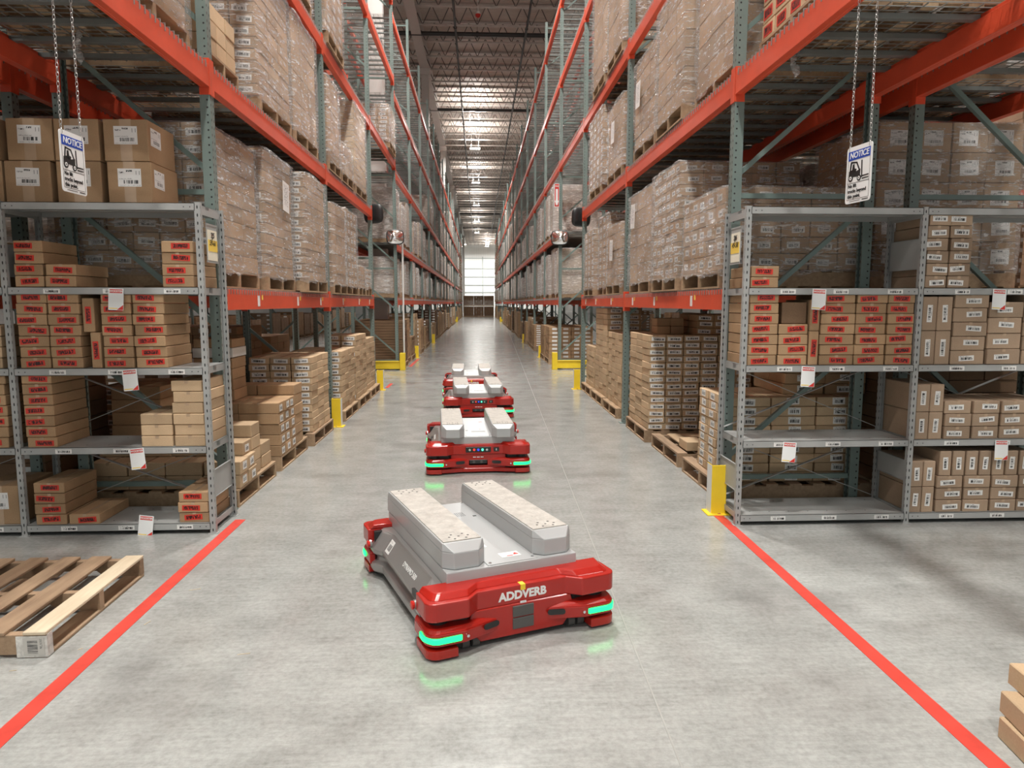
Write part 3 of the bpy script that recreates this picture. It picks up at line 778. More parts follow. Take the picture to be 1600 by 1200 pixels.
def loc_tag(label,s,txt):
    t=thing('location_tag',label,'tag',(s*1.776,SY0+.19,1.93),0)
    f=put('holder',MB().box(-.001,.001,-.095,.095,-.11,.135).box(-.003,.003,-.095,.095,-.115,-.105).box(-.003,.003,-.095,.095,.13,.14).mesh('holder',M['shelf']),t)
    put('card',MB().box(-.0015,.0015,-.082,.082,-.10,.10).mesh('card',M['card_cream']),t,(-s*.003,0,0))
    put('highlight',MB().box(-.0008,.0008,-.08,.08,-.04,.035).mesh('highlight',M['card_yellow']),t,(-s*.0052,0,0))
    me=text_mesh('handwriting',txt,.050,M['ink'],bold=.0008,shear=.2,lines=1.0)
    put('handwriting',me,t,(-s*.0065,0,.04),(PI/2,0,-s*PI/2))
loc_tag('cream and yellow location tag on the aisle end of the left shelving',-1,'2J5\n59-61')
loc_tag('cream and yellow location tag on the aisle end of the right shelving',1,'2J6\n49-58')
for o in [x for x in C.objects if x.name.startswith('location_tag')]: o.location.x = (1 if o.location.x>0 else -1)*1.786
def notice(label,x,y,z,rz):
    t=thing('notice_sign',label,'sign',(x,y,z),rz)
    w,h=.19,.275
    pts=[]
    for cx,cz,a0 in ((w/2-.015,h/2-.015,0),(-w/2+.015,h/2-.015,90),(-w/2+.015,-h/2+.015,180),(w/2-.015,-h/2+.015,270)):
        for k in range(4): a=R(a0+k*30); pts.append((cx+.015*math.cos(a),cz+.015*math.sin(a)))
    put('panel',MB().prism(pts,-.0015,.0015,axis='y').mesh('panel',M['sign_white']),t)
    b=put('blue_header',MB().box(-w/2+.013,w/2-.013,-.0024,-.0015,h/2-.066,h/2-.022).mesh('blue_header',M['sign_blue']),t)
    put('header_text',text_mesh('header_text','NOTICE',.040,M['sign_white'],bold=.0005,shear=.15,space=.98),b,(0,-.003,h/2-.044),(PI/2,0,0))
    # border lines
    m=MB(); a=w/2-.013
    m.box(-a,a,-.0022,-.0015,-.040,-.038); m.box(-a,-a+.0012,-.0022,-.0015,-h/2+.018,h/2-.066); m.box(a-.0012,a,-.0022,-.0015,-h/2+.018,h/2-.066); m.box(-a,a,-.0022,-.0015,-h/2+.018,-h/2+.0195)
    m.box(-.06,.02,-.0022,-.0015,-h/2+.009,-h/2+.011); m.box(.035,.08,-.0022,-.0015,-h/2+.008,-h/2+.012)
    put('border',m.mesh('border',M['ink']),t)
    # fork truck pictogram
    m=MB()
    def poly(p): m.prism(p,-.0026,-.0015,axis='y')
    poly([(-.075,-.008),(.012,-.014),(.014,.022),(-.02,.014),(-.048,.026),(-.073,.02)])
    m.bar((-.064,-.002,.02),(-.058,-.002,.062),.001,.007,up=(0,1,0)); 
    poly([(-.068,.018),(-.060,.018),(-.052,.064),(-.060,.064)]); poly([(-.06,.058),(-.06,.066),(-.012,.060),(-.014,.053)])
    poly([(-.02,.056),(-.012,.058),(.012,.016),(.004,.014)]); poly([(-.046,.05),(-.034,.052),(-.03,.03),(-.016,.026),(-.02,.012),(-.05,.014)])
    poly([(.022,-.02),(.030,-.02),(.026,.062),(.018,.062)]); poly([(.028,-.018),(.076,-.016),(.076,-.011),(.028,-.011)]); poly([(.028,-.030),(.076,-.028),(.076,-.024),(.028,-.024)])
    put('pictogram',m.mesh('pictogram',M['ink']),t)
    for cx,cz,r in ((-.058,-.014,.017),(.006,-.02,.015)):
        wm=MB(); P=[(cx+r*math.cos(k*PI/8),cz+r*math.sin(k*PI/8)) for k in range(16)]
        wm.prism(P,-.0032,-.0015,0,axis='y'); P=[(cx+r*.55*math.cos(k*PI/8),cz+r*.55*math.sin(k*PI/8)) for k in range(16)]
        wm.prism(P,-.0036,-.0030,1,axis='y'); P=[(cx+r*.22*math.cos(k*PI/8),cz+r*.22*math.sin(k*PI/8)) for k in range(16)]
        wm.prism(P,-.0040,-.0034,0,axis='y')
        put('pictogram_wheel',wm.mesh('pictogram_wheel',[M['ink'],M['sign_white']]),t)
    put('text',text_mesh('text','No lift\ntrucks beyond\nthis point.',.024,M['ink'],bold=.0005,align='LEFT',lines=1.05),t,(-w/2+.02,-.0025,-.079),(PI/2,0,0))
    # chains
    link=MB(); n=14
    pts=[(.0055*math.cos(2*PI*k/n),0,.0125*math.sin(2*PI*k/n)) for k in range(n+1)]; link.tube(pts,.0016,5,cap=False)
    lm=link.mesh('chain_link',M['chain'],smooth=True)
    top=3.15-z; L=top-h/2
    nl=int(L/.0205)
    for sx in (-1,1):
        ch=MB()
        for i in range(nl+1):
            zc=h/2-.008+i*.0205; a=0 if i%2 else PI/2; b=len(ch.v)
            for v in lm.vertices:
                c_=v.co; ch.v.append((sx*(w/2-.02)*(1-.12*i/nl)+c_.x*math.cos(a)-c_.y*math.sin(a),c_.x*math.sin(a)+c_.y*math.cos(a),zc+c_.z))
            for p in lm.polygons: ch.f.append(tuple(b+q for q in p.vertices)); ch.m.append(0)
        put('chain',ch.mesh('chain',M['chain'],smooth=True),t)
notice('white and blue notice sign with a fork truck, on chains at the left',-1.885,3.47,2.195,R(88))
notice('white and blue notice sign with a fork truck, on chains at the right',1.868,3.47,2.18,R(-83))
# fire extinguisher arrow sign and mirrors
t=thing('arrow_sign','tall red sign with white arrow pointing down, on right upright','sign',(1.79,uy(4)-.055,3.98))
put('panel',MB().box(-.055,.055,-.002,.002,-.26,.26).mesh('panel',M['sign_white']),t)
put('red_field',MB().box(-.048,-.026,-.004,-.002,-.22,.25).box(.026,.048,-.004,-.002,-.22,.25).box(-.048,.048,-.004,-.002,-.25,-.21).box(-.026,.026,-.004,-.002,.14,.25).mesh('red_field',M['sign_red']),t)
put('arrow_head',MB().prism([(-.05,-.12),(.05,-.12),(0,-.235)],-.006,-.003,axis='y').mesh('arrow_head',M['sign_white']),t)
put('text',text_mesh('text','FIRE',.045,M['sign_white'],bold=.001),t,(0,-.0055,.2),(PI/2,0,0))
def mirror(label,x,y,z,rz,tilt):
    t=thing('convex_mirror',label,'mirror',(x,y,z),rz); t.rotation_euler=(tilt,0,rz)
    def ring(r,yy,n=24): 
        o=[]
        for k in range(n):
            a=2*PI*k/n; c,s=math.cos(a),math.sin(a); q=(abs(c)**4+abs(s)**4)**-.25; o.append((r*c*q,yy,r*.85*s*q))
        return o
    m=MB(); n=24; prof=[(.001,-.075),(.06,-.07),(.12,-.052),(.165,-.025),(.18,-.01)]
    for r,yy in prof: m.v+=ring(r,yy)
    for i in range(len(prof)-1):
        for k in range(n): m.f.append((i*n+k,i*n+(k+1)%n,(i+1)*n+(k+1)%n,(i+1)*n+k)); m.m.append(0)
    put('glass',m.mesh('glass',M['mirror'],smooth=True),t)
    m=MB(); prof=[(.178,-.012),(.196,-.012),(.20,.005),(.17,.04),(.08,.055),(.001,.056)]
    for r,yy in prof: m.v+=ring(r,yy)
    for i in range(len(prof)-1):
        for k in range(n): m.f.append((i*n+k,i*n+(k+1)%n,(i+1)*n+(k+1)%n,(i+1)*n+k)); m.m.append(0)
    put('backing',m.mesh('backing',M['black'],smooth=True),t)
    put('bracket',MB().bar((0,.05,0),(0,.13,0),.02,.02).box(-.04,.04,.12,.135,-.05,.05).mesh('bracket',M['chrome']),t)
mirror('convex mirror on the left upright beyond the tunnel bay, glass facing the camera',-1.87,uy(4)-.19,3.02,R(12),R(-6))
mirror('convex mirror on the right upright beyond the tunnel bay, glass facing the camera',1.85,uy(4)-.19,3.02,R(-12),R(-6))
mirror('convex mirror seen from its black back, on the left upright before the tunnel bay',-1.86,uy(3)+.19,3.12,R(155),R(-6))
mirror('convex mirror seen from its black back, on the right upright before the tunnel bay',1.85,uy(3)+.19,3.08,R(205),R(-6))

# ------------------------------------------------------------------ guards, tape, conduit
def guard(label,x,y,s,h=.38,nm='post_guard'):
    m=MB(); m.box(-.055,.055,-.062,-.056,0,h,0); m.box(s*.050,s*.056,-.062,.05,0,h,1); m.box(-s*.056,-s*.05,-.062,.02,0,h,0); m.box(-.09,.09,-.1,.06,0,.008,0)
    m.box(-.012,.012,-.085,-.07,.008,.02,2)
    tag(put(nm,m.mesh(nm,[M['yellow'],M['white_paint'],M['chrome']],bevel=.003,seg=1),None,(x,y,0)),label,'guard','yellow post guards')
guard('leaning yellow and white post guard at the corner of the right shelving',1.755,5.03,-1,.37)
guard('yellow post guard on the second upright of the left rack',-1.79,uy(2)-.08,1,.36)
guard('yellow post guard at the third upright of the left rack, before the tunnel',-1.76,uy(3)-.08,1,.36)
guard('yellow post guard at the third upright of the right rack, before the tunnel',1.76,uy(3)-.1,-1,.36)
for k in (5,7):
    guard('small yellow post guard on the %s upright of the left rack'%ORD[k],-1.76,uy(k)-.08,1,.34)
    guard('small yellow post guard on the %s upright of the right rack'%ORD[k],1.75,uy(k)-.08,-1,.34)
def end_guard(label,s,y,x0=1.72,x1=2.95):
    m=MB(); m.box(s*x0,s*x1,y-.012,y,.03,.22); m.box(s*x0,s*x1,y-.05,y-.012,.20,.22); m.box(s*(x0-.02),s*(x0+.1),y-.06,y+.12,0,.40)
    m.box(s*x1-.05,s*x1+.05,y-.05,y+.1,0,.25)
    tag(put('end_of_aisle_guard',m.mesh('end_of_aisle_guard',M['yellow'],bevel=.006,seg=1)),label,'guard')
end_guard('yellow end-of-row guard at the far side of the tunnel, left',-1,uy(4)-.12)
end_guard('yellow end-of-row guard at the far side of the tunnel, right',1,uy(4)-.12)
end_guard('tiny yellow end-of-row guard far down the aisle, left',-1,uy(15)-.12)
end_guard('tiny yellow end-of-row guard far down the aisle, right',1,uy(15)-.12)
def quad_strip(name,pts,label,cat='floor tape',mat='tape_red'):
    m=MB(); n=len(pts); m.prism(pts,.0005,.0022); tag(put(name,m.mesh(name,M[mat])),label,cat)
quad_strip('floor_tape',[(-1.76,-1),(-1.68,-1),(-1.682,5.0),(-1.755,5.0)],'red tape line on the floor left of the robots')
quad_strip('floor_tape',[(1.685,-1),(1.765,-1),(1.78,5.0),(1.71,5.0)],'red tape line on the floor right of the robots')
quad_strip('floor_tape',[(-1.72,17.2),(-1.64,17.2),(-1.64,19.6),(-1.72,19.6)],'short faded red tape line on the floor beyond the left tunnel')
quad_strip('floor_tape',[(-1.72,12.9),(-1.66,12.9),(-1.66,13.6),(-1.72,13.6)],'short red tape piece by the left tunnel entrance')
tag(put('conduit',MB().tube([(-1.745,uy(4)+.11,0),(-1.745,uy(4)+.11,3.0)],.022,8).mesh('conduit',M['white_paint'])),'pale vertical conduit on the left upright beyond the tunnel bay','conduit')

# ------------------------------------------------------------------ near loads on the racks, each measured on its own
# args: side, inner-face x (aisle side), y0, y1, level top z, height above pallet
def near(label,s,xf,y0,y1,z,h,nx,ny,nz,**k):
    dx=k.pop('dx',1.12); x=s*(abs(xf)+dx/2)
    k.setdefault('faces',('-y','+x') if s<0 else ('-y','-x'))
    k.setdefault('detail',True); k.setdefault('seed',int(y0*10)+int(z*7)+(3 if s>0 else 0))
    return load(label,x,(y0+y1)/2,z+.012,dx=dx,dy=y1-y0,h=h,nx=nx,ny=ny,nz=nz,**k)
L1,L2,L3=LV[0],LV[1],LV[2]
# left, first beam level
near('wrapped load nearest the left shelving, first beam level, film torn open at its foot',-1,1.95,5.34,6.42,L1,1.04,6,3,8,sides=False,lw=.12,lh=.05)
near('wrapped load second from the near left upright, first beam level, label stripe',-1,1.90,6.50,7.42,L1,1.11,5,3,12,sides=False,sheet=(1,.1,.9))
near('wrapped load third from the near left upright, first beam level',-1,1.79,7.52,8.46,L1,1.09,5,3,14,sides=False)
near('wrapped load just beyond the second left upright, first beam level',-1,1.84,9.10,10.0,L1,1.0,4,3,8,lab=0)
near('tall wrapped load in the middle of the second left bay, first beam level',-1,1.86,10.05,11.0,L1,1.06,4,4,9,lab=1)
near('short wrapped load before the third left upright, first beam level',-1,1.86,11.1,11.75,L1,.32,4,3,3,lab=0)
near('very short wrapped load against the third left upright, first beam level',-1,1.86,11.8,12.38,L1,.30,4,4,4,lab=1)
# left, second level
near('load on the left second level ahead of the shelving, seen from below',-1,1.93,4.0,5.02,L2,.9,4,3,6,lab=0)
near('three-layer carton load with hanging paper, left second level by near upright',-1,1.92,5.34,5.95,L2,.36,3,3,3,wrap=False,mat='card_light',sides=False,name='pallet_load',lw=.10)
near('tall wrapped load with columns of white labels, left second level',-1,1.90,6.45,7.5,L2,1.16,5,3,12,sides=False)
near('tall pinkish wrapped load right behind the labelled one, left second level',-1,1.88,7.55,8.6,L2,1.16,4,3,4,lab=0)
near('wrapped load just beyond the second left upright, second level',-1,1.86,9.12,9.85,L2,1.0,4,3,8,lab=0)
near('small wrapped load between two tall ones, left second level',-1,1.86,9.95,10.8,L2,.38,4,3,3,lab=0)
near('tall wrapped load before the third left upright, second level',-1,1.86,11.0,12.1,L2,1.2,5,4,14,lab=0,mat='card_light')
# left, third level
near('wrapped load on the left third level, before the second upright',-1,1.88,7.4,8.5,L3,1.2,4,3,7,lab=0)
near('wrapped load on the left third level, just beyond the second upright',-1,1.84,9.1,10.2,L3,1.25,5,3,10,lab=1)
near('wrapped load on the third level over the left tunnel bay',-1,1.82,15.0,16.1,L3,.72,5,4,9,sides=True)
# right, first level
near('wrapped low load with many labels nearest the right shelving, first level',1,1.86,5.36,6.42,L1,.62,5,5,5,lw=.10)
near('tall wrapped load behind the low one, right rack, first level',1,1.84,6.52,7.45,L1,1.03,5,6,10,lh=.04,lw=.10)
near('third wrapped load before the second right upright, first level',1,1.87,7.6,8.75,L1,1.02,4,3,5,lab=0,sheet=(-1,.25,.9))
near('wrapped load with white sheet just beyond second right upright, first level',1,1.86,9.2,10.25,L1,.80,4,3,7,lab=0,sheet=(-1,0,.6))
near('tall wrapped load in the middle of the second right bay, first level',1,1.90,10.3,11.2,L1,1.05,4,3,9,lab=1)
near('wrapped load before the third right upright, first level',1,1.84,11.3,12.3,L1,.92,4,3,10,lab=1)
# right, second level
near('unwrapped load of red-marked cartons overhead at the right',1,1.98,4.05,5.06,L2,.95,4,5,8,wrap=False,mat='card_light',labmat='label_red',name='pallet_load',lw=.14,lh=.07)
near('tall wrapped load just beyond near right upright, second level',1,1.93,5.36,6.38,L2,1.2,4,3,6,lab=0)
near('tall wrapped load second from near right upright, second level',1,1.85,6.5,7.45,L2,1.1,4,3,7,lab=0)
near('wrapped load before the second right upright, second level',1,1.87,7.55,8.6,L2,.95,4,3,7,lab=0,sheet=(-1,.2,.7))
near('wrapped load with a white sheet beyond second right upright, second level',1,1.88,9.3,10.4,L2,.9,4,3,5,lab=0,sheet=(-1,0,.65))
near('wrapped load before the third right upright, second level, with labels',1,1.86,10.7,12.0,L2,1.12,5,4,10,lab=1)
# right, third level
near('tall wrapped load on the right third level beyond the second upright',1,1.84,9.2,10.3,L3,1.35,4,3,6,lab=0)
near('tall wrapped load on the right third level before the third upright',1,1.84,10.45,11.6,L3,1.4,4,3,6,lab=0)
# back rows
bx=-XLB
for (x,y,z,h,nx,ny,nz,lab,lb) in (
  (XLB,4.13,L1,1.2,3,3,5,0,'bright wrapped load in the back rack, seen through the left shelving'),
  (XLB,6.2,L1,1.15,4,3,8,0,'wrapped load in the back left rack behind the labelled one, first level'),
  (XLB,7.9,L1,1.1,4,3,7,0,'wrapped load in the back left rack, farther on the first level'),
  (XLB,6.4,L2,1.1,4,3,8,0,'load in the back left rack on the second level'),
  (XLB,10,L2,1.1,4,3,8,0,'load in the back left rack, second bay, second level'),
  (XLB,10,L1,1.0,4,3,8,0,'load in the back left rack, second bay, first level'),
  (XRB-.06,5.95,L1,1.13,4,3,5,2,'wrapped load of large white-labelled cartons in the back right rack'),
  (XRB,7.2,L1,1.05,4,3,7,1,'wrapped load behind the large-carton one, back right rack, first level'),
  (XRB,8.3,L1,1.05,4,3,6,0,'third wrapped load in the back right rack, first level'),
  (XRB,10.5,L1,1.0,4,3,8,1,'wrapped load in the back right rack, second bay, first level'),
  (XRB,6.0,L2,1.1,4,3,7,1,'wrapped load in the back right rack, second level, nearest'),
  (XRB,7.4,L2,1.2,4,3,7,1,'wrapped load in the back right rack, second level, farther'),
  (XRB,9.8,L2,1.1,4,3,7,1,'wrapped load in the back right rack, second bay, second level'),
  (XRB+.06,4.2,L2,1.1,4,3,7,0,'load on the back right rack overhead at the picture edge'),
  (XRB,9.8,L3,1.1,4,3,9,1,'wrapped load in the back right rack, third level'),
  (XRB,6.8,L3,1.2,4,3,9,1,'pale wrapped load in the back right rack, third level, nearer')):
    big_=(lab==2)
    load(lb,x,y,z+.012,dx=1.15,dy=1.0,h=h,nx=nx,ny=ny,nz=nz,lab=1 if lab else 0,detail=big_,seed=int(y*3+z),faces=('-y','-x'),labmat='label_ship',lw=.15,lh=.115,sides=False)
# ------------------------------------------------------------------ all other loads along the racks (regular positions)
rl=random.Random(11)
levn=['first','second','third','fourth','fifth']
SIDE={-1:'left',1:'right'}
KIND=[(3,3,6,'card',0),(4,3,9,'card',1),(3,4,12,'card_grey',1),(4,3,5,'card_light',0),(3,3,8,'card',1),(4,4,10,'card_light',0)]
far_list=[]
def far_loads(s,k,li,z,count=3,hmax=1.35,where='',row=''):
    x=XL if s<0 else XR
    if row: x=XLB if s<0 else XRB
    for j in range(count):
        if rl.random()<.08: continue
        nx,ny,nz,mt,lb=rl.choice(KIND); y=uy(k)+.62+j*1.20
        h=round(rl.uniform(.72,1.0)*hmax,1)
        far_list.append((y,s,k,li,z,j,nx,ny,nz,mt,lb,h,x,row))
for s in (-1,1):
    lv=LVL if s<0 else LV
    for k in range(4,21):
        for li in (0,1,2,3):
            if k==14 and li<2: continue
            if li==3 and (k<12 or rl.random()<.5): continue
            if li==2 and k<9 and s>0: continue
            if s<0 and k==4 and li==2: continue
            if s<0 and li==2 and k<9 and k!=7: continue
            gap=lv[li+1]-lv[li]-.155-.14-.1
            far_loads(s,k,li,lv[li],hmax=min(1.45,gap))
    for k in (5,6,7,8):
        for li in (0,1): far_loads(s,k,li,lv[li],row='back',hmax=1.0)
far_list.sort(key=lambda a:a[0])
POS=['near','middle','far']
def far_label(s,k,li,j,row):
    b='%s bay past the tunnel'%ORD[k-3] if k<14 else '%s bay from the end wall'%ORD[21-k]
    return 'wrapped load, %s %srack, %s level, %s, %s place'%(SIDE[s],'back ' if row else '',levn[li],b,POS[j])
lim=300-49
for a in far_list[:lim]:
    y,s,k,li,z,j,nx,ny,nz,mt,lb,h,x,row=a
    load(far_label(s,k,li,j,row),x+s*rl.uniform(.02,.10),y,z+.012,dx=1.08,dy=1.0,h=h,nx=nx,ny=ny,nz=nz,mat=mt,lab=lb*2,seed=(k+li+j)%3)
if far_list[lim:]:
    m=MB(); rnd=random.Random(5)
    for a in far_list[lim:]:
        y,s,k,li,z,j,nx,ny,nz,mt,lb,h,x,row=a
        m.box(x-.57,x+.57,y-.5,y+.5,z+.15,z+.15+h,rnd.choice((0,1,2))); 
        for q in range(1,5): m.box(x-.585,x+.585,y-.515,y+.515,z+.15+h*q/5-.02,z+.15+h*q/5+.02,3)
        m.box(x-.6,x+.6,y-.5,y+.5,z+.13,z+.148,4); m.box(x-.6,x-.55,y-.5,y+.5,z+.012,z+.13,4); m.box(x+.55,x+.6,y-.5,y+.5,z+.012,z+.13,4)
    tag(put('distant_wrapped_loads',m.mesh('distant_wrapped_loads',[M['card'],M['card_grey'],M['white_paint'],M['col_paint'],M['wood']])),'distant wrapped loads filling the racks near the end wall','pallet load',None,'stuff')

# ------------------------------------------------------------------ floor level under the racks: pallets and loose cartons
def pallet(label,x,y,rz=0,old=False,grp='pallets on the floor',z=0):
    return tag(put('wooden_pallet',PALO if old else PALX,None,(x,y,z),(0,0,rz)),label,'pallet',grp)
NC={}
def grid(where,x0,y0,z0,nx,ny,nz,cx,cy,cz,aisle,mat='card',lab='label_white',labface='-y',shell=True,grp='loose cartons stacked on floor pallets',lw=.13,lh=.05,tape=True,missing=lambda i,j,q:False,jit=.006,start=0):
    """nx cartons across (x), ny away (y), nz up; aisle='-x' or '+x' gives the aisle side; labels by layer, row and place"""
    rnd=random.Random(int(x0*100+y0*10)+nz)
    for q in range(nz):
        for i in range(nx):
            for j in range(ny):
                ia = i if aisle=='-x' else nx-1-i
                if missing(ia,j,q): continue
                top = q==nz-1 or missing(ia,j,q+1)
                if shell and not (j==0 or ia==0 or top): continue
                NC[where]=NC.get(where,0)+1
                wrd='%s layer, %s from aisle%s'%(ORD[q+1+start] if nz+start>1 else 'single',ORD[ia+1],(', %s back'%ORD[j+1]) if ny>1 else '')
                l=None;l2=None
                if lab and (labface=='-y' or labface=='both') and j==0: l=lab
                if lab and labface in ('x','both') and ia==0: l2=(aisle,lab)
                carton('carton, %s, %s'%(wrd,where),x0+(i+.5)*cx+rnd.uniform(-jit,jit),y0+(j+.5)*cy+rnd.uniform(-jit,jit),z0+q*cz,cx-.008,cy-.008,cz-.003,mat,l,'-y',rnd.uniform(-.012,.012),group=grp,lw=lw,lh=lh,off=(rnd.uniform(-.012,.012),rnd.uniform(-.006,.006)),tilt=rnd.uniform(-.05,.05),lab2=l2,tape=tape,name='stacked_carton')
PZ=.14
# left, nearest pallet P1
pallet('wooden pallet on the floor nearest the left shelving',-2.44,5.80)
grid('low stack by left shelving',-2.94,5.34,PZ,4,2,2,.28,.20,.105,'+x','card_light','label_white','x',lw=.09,lh=.06,grp='floor cartons beside the left shelving')
grid('low stack by left shelving',-2.98,5.55,PZ+.21,4,1,1,.28,.20,.105,'+x','card_light','label_white','x',lw=.09,lh=.06,grp='floor cartons beside the left shelving',start=2)
grid('plain pile behind it, left floor',-2.54,5.76,PZ,2,1,4,.34,.22,.105,'+x','card_light',None,tape=False,grp='plain cartons on the near left pallet')
grid('pair beside plain pile, left floor',-2.05,6.02,PZ,1,1,2,.19,.26,.105,'+x','card_light',None,tape=False,grp='plain cartons on the near left pallet')
grid('dark tower behind left shelving',-2.99,5.80,PZ,1,1,7,.40,.40,.105,'+x','card',None,tape=False,grp='plain cartons on the near left pallet')
# P2
pallet('wooden pallet second along the left floor',-2.44,6.98)
grid('side-labelled left stack',-2.94,6.47,PZ,3,3,5,.37,.185,.10,'+x','card','label_white','x',lw=.09,lh=.06,grp='side-labelled cartons, second left pallet')
grid('plain end of second left pallet',-2.94,7.03,PZ,3,1,6,.37,.30,.10,'+x','card',None,tape=False,grp='plain cartons, second left pallet')
grid('tower with white band, left floor',-2.64,6.62,PZ+.5,1,1,4,.36,.38,.10,'+x','card',None,tape=False,grp='plain cartons, second left pallet')
tag(put('white_paper_band',MB().box(-.182,.182,-.192,.192,0,.088).mesh('white_paper_band',M['white_paint'],bevel=.003,seg=1),None,(-2.46,6.81,PZ+.905)),'white flat carton lying on the brown tower on the second left pallet','box')
grid('lid above white band, left floor',-2.64,6.62,PZ+.5+.495,1,1,1,.36,.38,.085,'+x','card',None,tape=False,grp='plain cartons, second left pallet',start=5)
# P3
pallet('wooden pallet third along the left floor, before the second upright',-2.40,8.12,old=True)
grid('tall labelled left stack',-2.94,7.70,PZ,5,3,11,.225,.29,.075,'+x','card_light','label_white','-y',lw=.15,lh=.045,grp='cartons of the third left pallet',missing=lambda i,j,q: i>=3)
grid('dark low stack behind, left floor',-4.35,6.6,PZ,5,3,9,.26,.30,.09,'+x','card','label_white','-y',lw=.13,grp='cartons on the back left floor',missing=lambda i,j,q: q>6 and i<2)
pallet('wooden pallet on the floor in the back left rack',XLB,7.1)
# bay 2 left
pallet('wooden pallet on the left floor just beyond the second upright',-2.36,9.72,old=False)
grid('first stack beyond second left upright',-2.92,9.28,PZ,5,4,10,.225,.245,.078,'+x','card_light','label_white','-y',lw=.15,grp='cartons of the fourth left pallet',missing=lambda i,j,q: i>=3)
pallet('wooden pallet on the left floor, middle of the second bay',-2.36,10.86)
grid('second stack beyond second left upright',-2.92,10.4,PZ,5,3,12,.225,.30,.078,'+x','card_light','label_white','-y',lw=.15,grp='cartons of the fifth left pallet',missing=lambda i,j,q: i>=2)
pallet('pale wooden pallet on the left floor before the third upright',-2.36,11.95)
grid('stack before third left upright',-2.90,11.5,PZ,4,3,10,.27,.30,.083,'+x','card_light',None,tape=False,grp='cartons of the sixth left pallet',missing=lambda i,j,q: i>=2)
# right R1
pallet('wooden pallet on the floor beside the right shelving',2.48,5.80,old=True)
grid('side-labelled right stack',1.93,5.36,PZ,3,3,9,.36,.23,.075,'-x','card_light','label_white','both',lw=.10,lh=.055,grp='side-labelled cartons by the right shelving')
grid('loose cartons atop, behind right shelving',2.45,5.52,PZ+9*.075,2,2,3,.34,.32,.085,'-x','card','label_white','-y',lw=.12,grp='cartons seen through the right shelving')
# R2 nearly empty
pallet('nearly empty wooden pallet second along the right floor',2.48,6.96,old=True)
tag(put('flat_cardboard_sheet',MB().box(-.45,.5,-.42,.40,0,.012).mesh('flat_cardboard_sheet',M['card_light']),None,(2.46,6.96,PZ)),'flat cardboard sheet on the nearly empty right pallet','cardboard sheet')
carton('flat white-labelled carton lying alone on the nearly empty right pallet',2.14,6.60,PZ+.013,.36,.26,.085,'card_light','label_white','-y',0,lw=.16,off=(.07,0),group='cartons on the nearly empty pallet')
carton('lower of two cartons at the back of the nearly empty right pallet',2.56,7.0,PZ+.013,.36,.24,.10,'card',None,group='cartons on the nearly empty pallet')
carton('upper of two cartons at the back of the nearly empty right pallet',2.58,7.02,PZ+.113,.34,.24,.10,'card',None,group='cartons on the nearly empty pallet')
# R3 tall labelled stack
pallet('wooden pallet under the tall labelled stack on the right floor',2.45,8.16,old=True)
grid('tall labelled right stack',1.87,7.66,PZ,6,3,14,.193,.33,.0755,'-x','card_light','label_white','-y',lw=.15,lh=.042,grp='cartons of the tall right stack')
grid('top corner of tall right stack',2.42,7.75,PZ+14*.0755,3,2,3,.193,.33,.0755,'-x','card','label_white','-y',lw=.14,lh=.042,grp='cartons of the tall right stack',start=14)
grid('small pile on tall right stack',2.02,7.95,PZ+14*.0755,2,1,2,.16,.25,.09,'-x','card',None,grp='cartons of the tall right stack',start=14,tape=False)
# bay 2 right
pallet('wooden pallet on the right floor just beyond the second upright',2.44,9.78)
grid('first stack beyond second right upright',1.90,9.3,PZ,4,4,12,.26,.24,.083,'-x','card_light','label_white','-y',lw=.16,grp='cartons of the fourth right pallet',missing=lambda i,j,q: i>=2)
pallet('wooden pallet on the right floor, middle of the second bay',2.44,10.90)
grid('second stack beyond second right upright',1.90,10.42,PZ,4,3,16,.26,.33,.083,'-x','card_light','label_white','-y',lw=.16,grp='cartons of the fifth right pallet',missing=lambda i,j,q: i>=2)
pallet('wooden pallet on the right floor before the third upright',2.44,12.0)
grid('stack before third right upright',1.90,11.6,PZ,4,3,8,.26,.26,.085,'-x','card_light',None,tape=False,grp='cartons of the sixth right pallet',missing=lambda i,j,q: i>=2)
# back-row floor, plain single objects with their own pallets
for (x,y,h,nx,ny,nz,mt,lb,lab) in (
   (XLB,9.9,1.1,4,3,10,'card',1,'carton load on the floor of the back left rack, second bay'),
   (XLB,11.4,.9,4,3,8,'card',0,'carton load on the floor of the back left rack by the tunnel'),
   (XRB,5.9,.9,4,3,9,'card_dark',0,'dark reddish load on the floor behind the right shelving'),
   (XRB,8.0,1.15,4,3,12,'card',1,'labelled carton load on the floor of the back right rack'),
   (XRB,10.2,1.1,4,3,12,'card',1,'labelled carton load on the floor of the back right rack, second bay'),
   (XRB,11.6,.9,4,3,9,'card',1,'carton load on the floor of the back right rack by the tunnel'),
   (XRB+2.0,9.6,.95,4,3,9,'card_light',1,'bright carton load in the next aisle seen through the right shelving'),
   (XRB+3.3,9.9,1.1,4,3,9,'card_light',1,'second bright carton load in the next aisle, far right')):
    load(lab,x,y,0,dx=1.15,dy=1.05,h=h,nx=nx,ny=ny,nz=nz,mat=mt,lab=lb,wrap=False,group='carton loads on the back floor')
